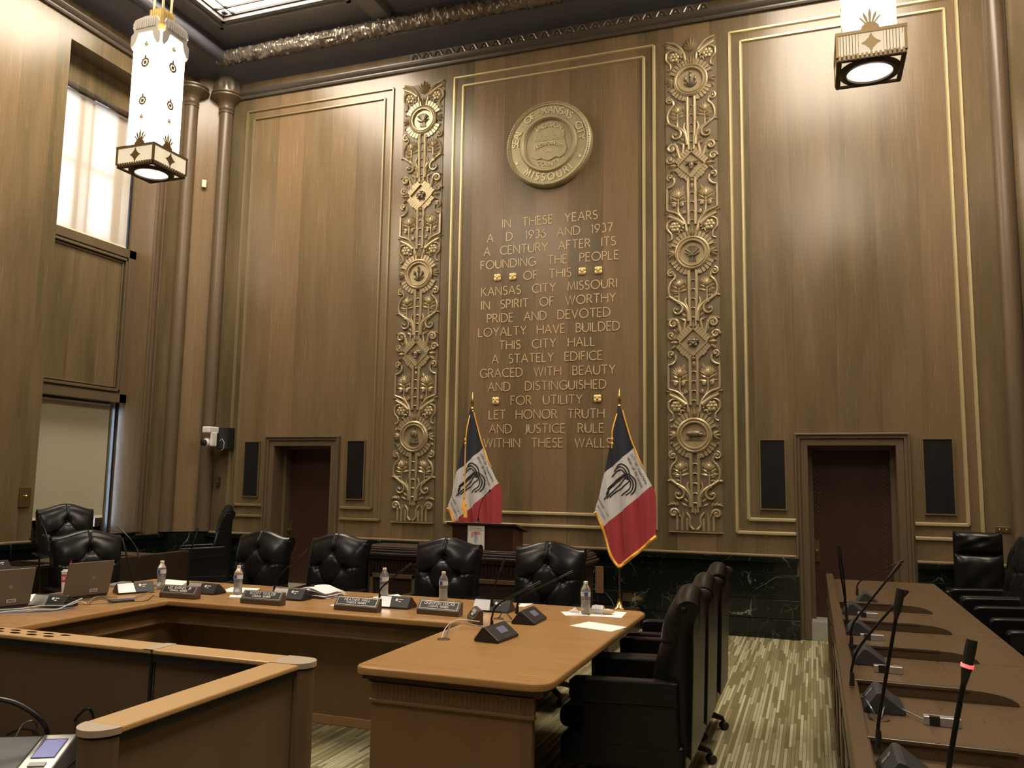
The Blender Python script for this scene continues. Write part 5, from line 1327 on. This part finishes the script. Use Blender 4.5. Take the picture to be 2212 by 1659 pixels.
nameplate((-2.245, 4.90, ZT), rad(-4), .30, 'QUINTON LUCAS', 'COUNCIL MEMBER', 'wooden nameplate with a shiny face, rightmost of the four facing forward')
nameplate((-1.93, 4.72, ZT), rad(-58), .20, 'COUNCIL', 'MEMBER', 'small nameplate turned edge on toward the camera at the right table corner')
# ---- bottles
def bottle(loc, lab, first=[None], ang=0):
    if first[0] is None:
        t = empty('water_bottle', loc, lab, 'bottle', 'small plastic water bottles'); first[0] = t
        pr = [(.0, .002), (.024, .002), (.031, .010), (.032, .03), (.029, .045), (.031, .055), (.029, .065), (.031, .075), (.030, .10), (.0325, .105), (.0325, .112), (.0315, .115), (.0315, .142), (.033, .146), (.032, .150), (.024, .172), (.014, .188), (.0125, .192), (.0125, .197), (.0, .197)]
        MB().lathe(pr, (0, 0, 0), 24).build('bottle_body', M_glass, t, smooth=60)
        MB().lathe([(0, .005), (.028, .006), (.029, .03), (.027, .045), (.0285, .055), (.027, .09), (.0, .09)], (0, 0, 0), 20).build('water', M_water, t, smooth=True)
        l = MB(); l.lathe([(.0322, .114), (.0322, .143)], (0, 0, 0), 32, a0=0, a1=2*pi-.001); lo = l.build('paper_label', M_lab, t, smooth=True)
        l = MB(); l.lathe([(.0325, .116), (.0325, .141)], (0, 0, 0), 10, a0=-2.1, a1=-1.35); l.build('blue_print', M_blue, lo, smooth=True); l = MB(); l.lathe([(.0325, .116), (.0325, .141)], (0, 0, 0), 10, a0=1.1, a1=1.9); l.build('blue_print', M_blue, lo, smooth=True)
        MB().lathe([(.0135, .190), (.0145, .192), (.0145, .205), (.012, .207), (0, .207)], (0, 0, 0), 20).build('cap', M_white, t, smooth=True)
        o = t
    else:
        o = copy_tree(first[0]); o.location = loc; o['label'] = lab
    o.rotation_euler = (0, 0, ang); return o
M_lab = mat('bottle_label', (.60, .62, .66), .4)
for (px, py, lab, an) in ((1265, 1327, 'water bottle standing on paper at the right end of the table', .5), (957, 1300, 'water bottle behind the shiny faced nameplate', 0), (829, 1290, 'water bottle behind the third microphone stem', -.3), (513, 1285, 'water bottle on white paper left of the second nameplate', .1), (347, 1272, 'leftmost water bottle, in front of white papers near the corner', .2)):
    q = Zt(px, py); bottle((q.x, q.y, ZT+.001), lab, ang=an)
# ---- papers
def sheet(pts, lab, z=.0, m=None, th=.0015):
    P = [Zt(*p) for p in pts]; c = sum(P, Vector())/len(P)
    o = MB().ext([(p.x, p.y) for p in P], ZT+z, ZT+z+th).build('paper_sheet', m or M_paper, org=(c.x, c.y, ZT+z)); return tag(o, lab, 'paper', 'white papers on the table')
sheet([(1230, 1352), (1272, 1343), (1354, 1355), (1320, 1365)], 'white sheet alone at the outer edge of the right table arm')
sheet([(1212, 1322), (1255, 1321), (1273, 1330), (1222, 1330)], 'white sheet under the rightmost bottle with crumbs on it')
sheet([(1285, 1318), (1354, 1323), (1342, 1335), (1272, 1331)], 'white sheet under the wrapped snack')
sheet([(476, 1278), (500, 1269), (562, 1271), (545, 1281)], 'white sheet behind the bottle left of the second nameplate')
sheet([(497, 1286), (530, 1285), (528, 1292), (495, 1291)], 'small white sheet under the bottle left of the second nameplate', .002)
sheet([(712, 1308), (745, 1300), (760, 1306), (735, 1312)], 'white sheet corner peeking out left of the third nameplate')
sheet([(805, 1290), (860, 1284), (870, 1290), (815, 1298)], 'white sheet behind the third microphone unit')
sheet([(1125, 1304), (1152, 1304), (1132, 1311), (1120, 1310)], 'white sheet behind the microphone with the bright silver half')
sheet([(352, 1261), (360, 1254), (405, 1258), (392, 1268), (350, 1269)], 'pile of white papers behind the leftmost bottle', 0, None, .010)
sheet([(60, 1287), (75, 1284), (128, 1288), (135, 1296), (64, 1300)], 'white paper between the two laptops, behind the microphone', 0, None, .004)
# crumpled stack
t = empty('paper_pile', Zt(672, 1285), 'messy pile of pinkish white papers with a black clip between the second and third nameplates', 'papers')
base = Zt(668, 1288)
for k in range(5):
    mb = MB(); rnd = random.Random(k+3); ph = rnd.uniform(0, 6); sx, sy = .20-.012*k, .13-.008*k; ax = rnd.uniform(-.25, .25)
    def f(u, v):
        a = (u-.5)*2*sx; b = (v-.5)*2*sy; zz = .004+.007*k+.012*k*math.exp(-((u-.45)/.3)**2)*.9+.006*sin(u*7+ph)*(k > 0)+.004*sin(v*6+ph*2)*(k > 0)
        return (base.x+a*cos(ax)-b*sin(ax)+.01*k, base.y+.06+a*sin(ax)+b*cos(ax), ZT+max(zz, .001+.001*k))
    mb.grid(f, 16, 12); o = mb.build('sheet', mat('pinkish_paper', (.78, .72, .74), .7) if k == 0 else bpy.data.materials['pinkish_paper'], t, world=True, smooth=60)
    so = o.modifiers.new('s', 'SOLIDIFY'); so.thickness = .0012
q = Vector((base.x+.01, base.y+.02, ZT+.072)); MB().box(q.x-.012, q.y-.006, q.z-.008, q.x+.012, q.y+.01, q.z+.008).build('binder_clip', M_black, t, world=True)
# wrapped snack, tissue, bell
q = Zt(1304, 1327); t = empty('wrapped_snack', q, 'half wrapped snack roll lying on the white sheet by the rightmost bottle', 'snack')
MB().ell((q.x+.02, q.y, ZT+.020), (.052, .026, .017), 16, 8).build('snack', mat('bread', (.55, .45, .28), .7), t, world=True, smooth=True)
w = MB(); w.lathe([(.026, -.075), (.030, -.04), (.030, -.015), (.027, .0)], (q.x, q.y, ZT+.026), 9, 'X'); w.ell((q.x-.05, q.y, ZT+.038), (.016, .014, .022), 7, 5); w.build('wrapper', mat('wrapper_paper', (.62, .60, .62), .4, .2), t, world=True)
q = Zt(1238, 1324); mb = MB()
for a, b, c, r in ((0, 0, .012, .014), (.02, .005, .010, .012), (-.018, .004, .008, .010), (.008, .012, .022, .012), (.036, 0, .006, .009)): mb.ell((q.x+a, q.y+b, ZT+.002+c), (r, r*.8, r*.8), 7, 5)
tag(mb.build('crumpled_tissue', mat('tissue', (.82, .76, .72), .8), org=q), 'small crumpled tissue on the sheet left of the rightmost bottle', 'tissue')
# cup
q = Zt(143, 1284); t = empty('drink_cup', q, 'white takeaway cup with red bands and a red straw behind the second laptop', 'cup')
def cupr(z): return .030+.011*z/.16
MB().lathe([(0, 0), (.030, 0), (.0405, .155), (.0425, .158), (.0425, .163), (.036, .165), (.034, .172), (0, .172)], q, 28).build('cup_body', M_white, t, world=True, smooth=40)
l = MB(); l.lathe([(cupr(.088)+.0006, .088), (cupr(.10)+.0006, .100)], q, 28, cap=False); l.lathe([(cupr(.130)+.0006, .130), (cupr(.142)+.0006, .142)], q, 28, cap=False)
l.build('red_bands', M_red, t, world=True)
l = MB(); pls, W_ = strokes('QT', .030, gap=.12)
vd = math.atan2(-q.y, -q.x)
for pl in pls:
    pp = []
    for j in range(len(pl)-1):
        for k in range(4): pp.append((pl[j][0]+(pl[j+1][0]-pl[j][0])*k/4, pl[j][1]+(pl[j+1][1]-pl[j][1])*k/4))
    pp.append(pl[-1])
    l.rib(pp, .0065, lambda u, v, h: (q.x+(.0375+h)*cos(vd-.35+u/.037), q.y+(.0375+h)*sin(vd-.35+u/.037), q.z+.098+v+.001), .001)
l.build('red_letters', M_red, t, world=True)
MB().tube([q+Vector((.005, .0, .168)), q+Vector((.012, .012, .235))], .0035, 8).build('straw', M_red, t, world=True)
# laptops
def laptop(p0, p1, h, lean, lab):
    """p0,p1: bottom edge of the lid (world, on the table) seen from behind"""
    p0 = Vector(p0); p1 = Vector(p1); d = (p1-p0); L = d.length; d.normalize(); rz = math.atan2(d.y, d.x)
    t = empty('laptop', (p0+p1)/2, lab, 'laptop', 'open silver laptops', rz)     # local +x along edge, user side local +y
    MB().box(-L/2, 0, .004, L/2, .235, .022).build('keyboard_base', M_graph, t, bevel=.004)
    R_ = Matrix.Rotation(rad(lean), 4, 'X')
    m = MB().box(-L/2, -.004, .0, L/2, .004, h); m.xf(Matrix.Translation((0, -.004, .022)) @ R_); lid = m.build('lid', M_lgrey, t, bevel=.003)
    m = MB().box(-L/2+.012, .0045, .012, L/2-.012, .0055, h-.012); m.xf(Matrix.Translation((0, -.004, .022)) @ R_); m.build('display', M_black, lid)
    m = MB(); m.lathe([(.0, -.0048), (.012, -.0048), (.012, -.004)], (.03, 0, h*.52), 20, 'Y'); m.xf(Matrix.Translation((0, -.004, .022)) @ R_); m.build('round_badge', mat('laptop_badge', (.30, .26, .21), .25, .7), lid)
    m = MB().box(.02, -.0048, .022, .075, -.004, .042); m.xf(Matrix.Translation((0, -.004, .022)) @ R_); s_ = m.build('sticker', M_white, lid)
    m = MB().box(.024, -.0052, .025, .071, -.0046, .039); m.xf(Matrix.Translation((0, -.004, .022)) @ R_); m.build('sticker_print', M_grey, lid)
    MB().lathe([(.006, -L/2+.02), (.006, L/2-.02)], (0, .002, .018), 10, 'X').build('hinge', M_black, t)
    return t
a, b = Zt(133, 1299), Zt(232, 1287); a.z = b.z = ZT
laptop(a, b, .235, 12, 'open grey laptop right of the drink cup, lid back toward the camera')
a, b = Zt(-60, 1325), Zt(62, 1311); a.z = b.z = ZT
laptop(a, b, .235, 12, 'open grey laptop cut by the left frame edge, lid back toward the camera')
a = Zt(250, 1268); t = tag(MB().box(-.17, -.01, 0, .17, .21, .018).build('closed_laptop', mat('silver_laptop', (.33, .32, .30), .35, .4), bevel=.004), 'thin silver laptop lying closed behind the table corner microphone', 'laptop')
t.location = (-4.93, 5.06, ZT); t.rotation_euler = (0, 0, rad(14)); MB().box(-.16, -.0115, .004, .16, -.0095, .014).build('silver_edge', M_silver, t)
# hub / adapter and cords on the left arm
q = Zt(262, 1300); t = tag(MB().box(-.075, -.035, 0, .075, .035, .016).build('adapter_box', M_graph, bevel=.003), 'flat dark adapter box near the inner edge of the left table arm', 'adapter'); t.location = q; t.rotation_euler = (0, 0, rad(62))
V = lambda x, y, h: Zt(x, y)+Vector((0, 0, h))
cable('adapter_cable', [V(190, 1306, .006), V(198, 1299, .012), V(206, 1297, .02), V(222, 1294, .016), V(232, 1297, .010), V(240, 1299, .006)], .005, M_grey, 'grey video cable with a gold plug lying near the adapter box')
t = tag(MB().box(-.018, -.009, 0, .018, .009, .012).build('cable_plug', M_brass, bevel=.002), 'small gold coloured plug lying at the table edge left of the adapter box', 'plug'); t.location = V(188, 1307, 0); t.rotation_euler = (0, 0, .3)
cable('adapter_cable', [V(165, 1306, .004), V(200, 1306, .004), V(228, 1304, .004), V(240, 1305, .004)], .003, M_grey, 'thin grey cable running past the second laptop to the adapter box')
cable('adapter_cable', [V(280, 1297, .006), V(300, 1290, .008), V(325, 1281, .010), V(338, 1280, .006)], .003, M_grey, 'thin pale cable from the adapter box to the table corner microphone')
cable('adapter_cable', [V(283, 1299, .005), V(300, 1301, .005), V(318, 1298, .005), V(332, 1287, .005)], .0025, M_black, 'thin black cable curving under the pale one at the table corner')
M_bcab = mat('blue_cable', (.10, .18, .42), .4); M_wcab = mat('light_blue_cable', (.50, .58, .72), .4)
cable('network_cable', [V(-20, 1325, .020), V(40, 1322, .020), V(90, 1315, .018), V(146, 1318, .03), V(170, 1311, .035), V(186, 1311, .020)], .0035, M_wcab, 'pale blue network cable along the left table arm, uppermost')
cable('network_cable', [V(-20, 1336, .028), V(30, 1330, .028), V(85, 1327, .028), V(122, 1327, .030), V(156, 1317, .045), V(176, 1309, .048)], .0035, M_wcab, 'pale blue network cable sagging lower along the left table arm')
cable('network_cable', [V(-20, 1329, .012), V(50, 1327, .012), V(100, 1322, .012), V(135, 1319, .012), V(158, 1316, .012)], .0035, M_bcab, 'dark blue network cable under the pale ones on the left table arm')
cable('network_cable', [V(-20, 1324, .004), V(30, 1324, .004), V(70, 1323, .004), V(110, 1321, .004), V(160, 1313, .004)], .0035, M_bcab, 'dark blue network cable nearest the first laptop')
# ------------------------------------------------------------------ office partitions, lower left
def partition(x0, y0, x1, y1, ends, lab, holes=False):
    t = empty('office_partition', ((x0+x1)/2, (y0+y1)/2, 0), lab, 'partition', 'low wood office partitions')
    alongx = (x1-x0) > (y1-y0); H = 1.07
    MB().box(x0+(0 if alongx else .018), y0+(.018 if alongx else ends[0]), .03, x1-(0 if alongx else .018), y1-(.018 if alongx else 0), H-.035).build('panel', M_lam, t, world=True, bevel=.002)
    MB().box(x0+(0 if alongx else .006), y0+(.006 if alongx else ends[0]), H-.035, x1-(0 if alongx else .006), y1-(.006 if alongx else 0), H-.014).build('channel', M_black, t, world=True)
    ins0, ins1 = ends
    c = MB()
    if alongx: c.box(x0+ins0, y0, H-.014, x1-ins1, y1, H)
    else: c.box(x0, y0+ins0, H-.014, x1, y1-ins1, H)
    c.build('wood_cap', M_cap, t, world=True, bevel=.004)
    if alongx:
        MB().box(x1-.012, y0+.012, .0, x1-.002, y1-.012, H-.04).build('joint', M_black, t, world=True)
    if ins0:
        yc = y0+ins0; xm = (x0+x1)/2; r = (x1-x0)/2
        pts = [(xm+r*cos(a), yc+.055*sin(a)) for a in [pi+pi*i/12 for i in range(13)]]
        MB().ext(pts+[(x1, yc+.001), (x0, yc+.001)], H-.014, H).build('end_cap', M_endc, t, world=True)
        MB().ext([(xm+(r-.004)*cos(a), yc+.050*sin(a)) for a in [pi+pi*i/12 for i in range(13)]], 0, H-.02).build('end_post', M_lam, t, world=True)
    if holes:
        h = MB()
        for k in range(9):
            for r_ in range(2):
                cx_ = -2.36-.075*k-(.035 if r_ == 0 else 0); cy_ = y0+.035+.035*r_
                h.add([(cx_+.022*cos(a), cy_+.010*sin(a), H+.0006) for a in [i*pi/6 for i in range(12)]], [list(range(12))])
        h.build('vent_holes', M_hole, t, world=True)  # flat dark discs; the shade inside the holes is put into their colour
    return t
partition(-1.50, 1.39, -1.40, 2.10, (.06, 0), 'short partition with a rounded beige end cap running toward the camera')
partition(-1.93, 2.10, -1.50, 2.20, (0, 0), 'short partition panel between the corner post and the long panel')
partition(-4.6, 2.10, -1.935, 2.20, (0, .0), 'long partition with oval holes in its wooden cap at the left frame edge', True)
# corner post
t = empty('partition_post', (-1.45, 2.15, 0), 'rounded beige topped corner post where the two low partitions meet', 'post')
pc = [(-1.50, 2.10), (-1.40, 2.10)]+[(-1.45+.055*cos(a)+.02, 2.15+.05*sin(a)) for a in [-pi/2+pi*i/12 for i in range(13)]]+[(-1.50, 2.20)]
MB().ext([(-1.50, 2.10), (-1.43, 2.10)]+[(-1.43+.048*cos(a), 2.15+.05*sin(a)) for a in [-pi/2+pi*i/12 for i in range(1, 12)]]+[(-1.43, 2.20), (-1.50, 2.20)], 1.056, 1.071).build('cap', M_endc, t, world=True)
MB().ext([(-1.50, 2.105), (-1.43, 2.105)]+[(-1.43+.043*cos(a), 2.15+.045*sin(a)) for a in [-pi/2+pi*i/12 for i in range(1, 12)]]+[(-1.43, 2.195), (-1.50, 2.195)], 0, 1.05).build('post', M_lam, t, world=True)
MB().box(-1.965, 2.099, 1.0705, -1.925, 2.201, 1.0712).build('joint_cap', M_endc, t, world=True)
# desk behind partition with console
t = empty('clerk_desk', (-2.4, 1.65, 0), 'dark desk surface inside the low partitions at the lower left', 'desk')
MB().box(-3.6, 1.20, .72, -1.52, 2.09, .75).build('desktop', mat('dark_desktop', (.030, .026, .024), .5), t, world=True, bevel=.004)
for x in (-3.5, -1.62): MB().box(x, 1.3, 0, x+.05, 2.0, .72).build('leg', M_black, t, world=True)
q = atz(50, 1630, .80); t = empty('desk_console', (q.x, q.y, .751), 'silver desk console with a blue lit screen at the lower left corner', 'console', rz=rad(28))
MB().ext([(-.10, 0), (-.10, .035), (.09, .075), (.10, .065), (.10, 0)], -.20, .02, lambda u, v, w: (w, u, v)).build('base', M_graph, t, bevel=.005)
MB().ext([(-.10, .0), (-.10, .037), (.09, .078), (.10, .068), (.10, 0)], .02, .115, lambda u, v, w: (w, u, v)).build('silver_side', M_silver, t, bevel=.004)
dd = Vector((0, .19, .041)).normalized(); nn_ = Vector((0, -.041, .19)).normalized()
def cf_(u, v, h): return Vector((u, -.10, .037))+dd*v+nn_*(h+.0005)
m = MB(); m.ext([(.035, .06), (.100, .06), (.100, .165), (.035, .165)], 0, .001, cf_); m.build('bezel', M_black, t)
m = MB(); m.ext([(.038, .063), (.097, .063), (.097, .158), (.038, .158)], .001, .002, cf_); m.build('screen', M_screen, t)
m = MB(); m.ext([(.045, .015), (.09, .015), (.09, .035), (.045, .035)], 0, .003, cf_); m.build('key', M_grey, t)
zd = .752
Vd = lambda x, y, z: atz(x, y, z)
cable('black_cable', [Vd(-30, 1505, .95), Vd(30, 1518, .93), Vd(70, 1540, .90), Vd(95, 1565, .86), Vd(104, 1595, .80), Vd(104, 1630, .757)], .007, M_black, 'thick black cable arching over the desk at the left frame edge')
cable('black_cable', [Vd(-20, 1562, .78), Vd(30, 1565, .77), Vd(70, 1575, .765), Vd(110, 1583, .757)], .005, M_black, 'black cable lying flat behind the silver console')
cable('black_cable', [Vd(35, 1590, .79), Vd(50, 1565, .82), Vd(70, 1557, .83), Vd(80, 1568, .80), Vd(70, 1580, .77)], .003, M_grey, 'thin grey loop of cable behind the silver console')
cable('black_cable', [Vd(150, 1570, .76), Vd(170, 1545, .86), Vd(188, 1531, .90), Vd(199, 1540, .88), Vd(203, 1565, .80)], .004, M_black, 'thin cable looping up behind the near partition cap')
cable('black_cable', [Vd(15, 1587, .78), Vd(45, 1575, .80), Vd(75, 1578, .80), Vd(90, 1590, .79), Vd(93, 1605, .78)], .004, M_black, 'short black cable curving over the console top')
# ------------------------------------------------------------------ light and view
w = bpy.data.worlds.new('world'); S.world = w; w.use_nodes = True; bg = w.node_tree.nodes['Background']
bg.inputs[0].default_value = (.68, .80, 1.0, 1); bg.inputs[1].default_value = 22.0
S.view_settings.view_transform = 'Standard'; S.view_settings.look = 'None'; S.view_settings.gamma = 1; S.view_settings.exposure = -0.28
S.view_settings.use_curve_mapping = False
S.cycles.use_denoising = True
S.cycles.max_bounces = 6; S.cycles.diffuse_bounces = 4; S.cycles.glossy_bounces = 4; S.cycles.transmission_bounces = 6; S.cycles.sample_clamp_indirect = 6
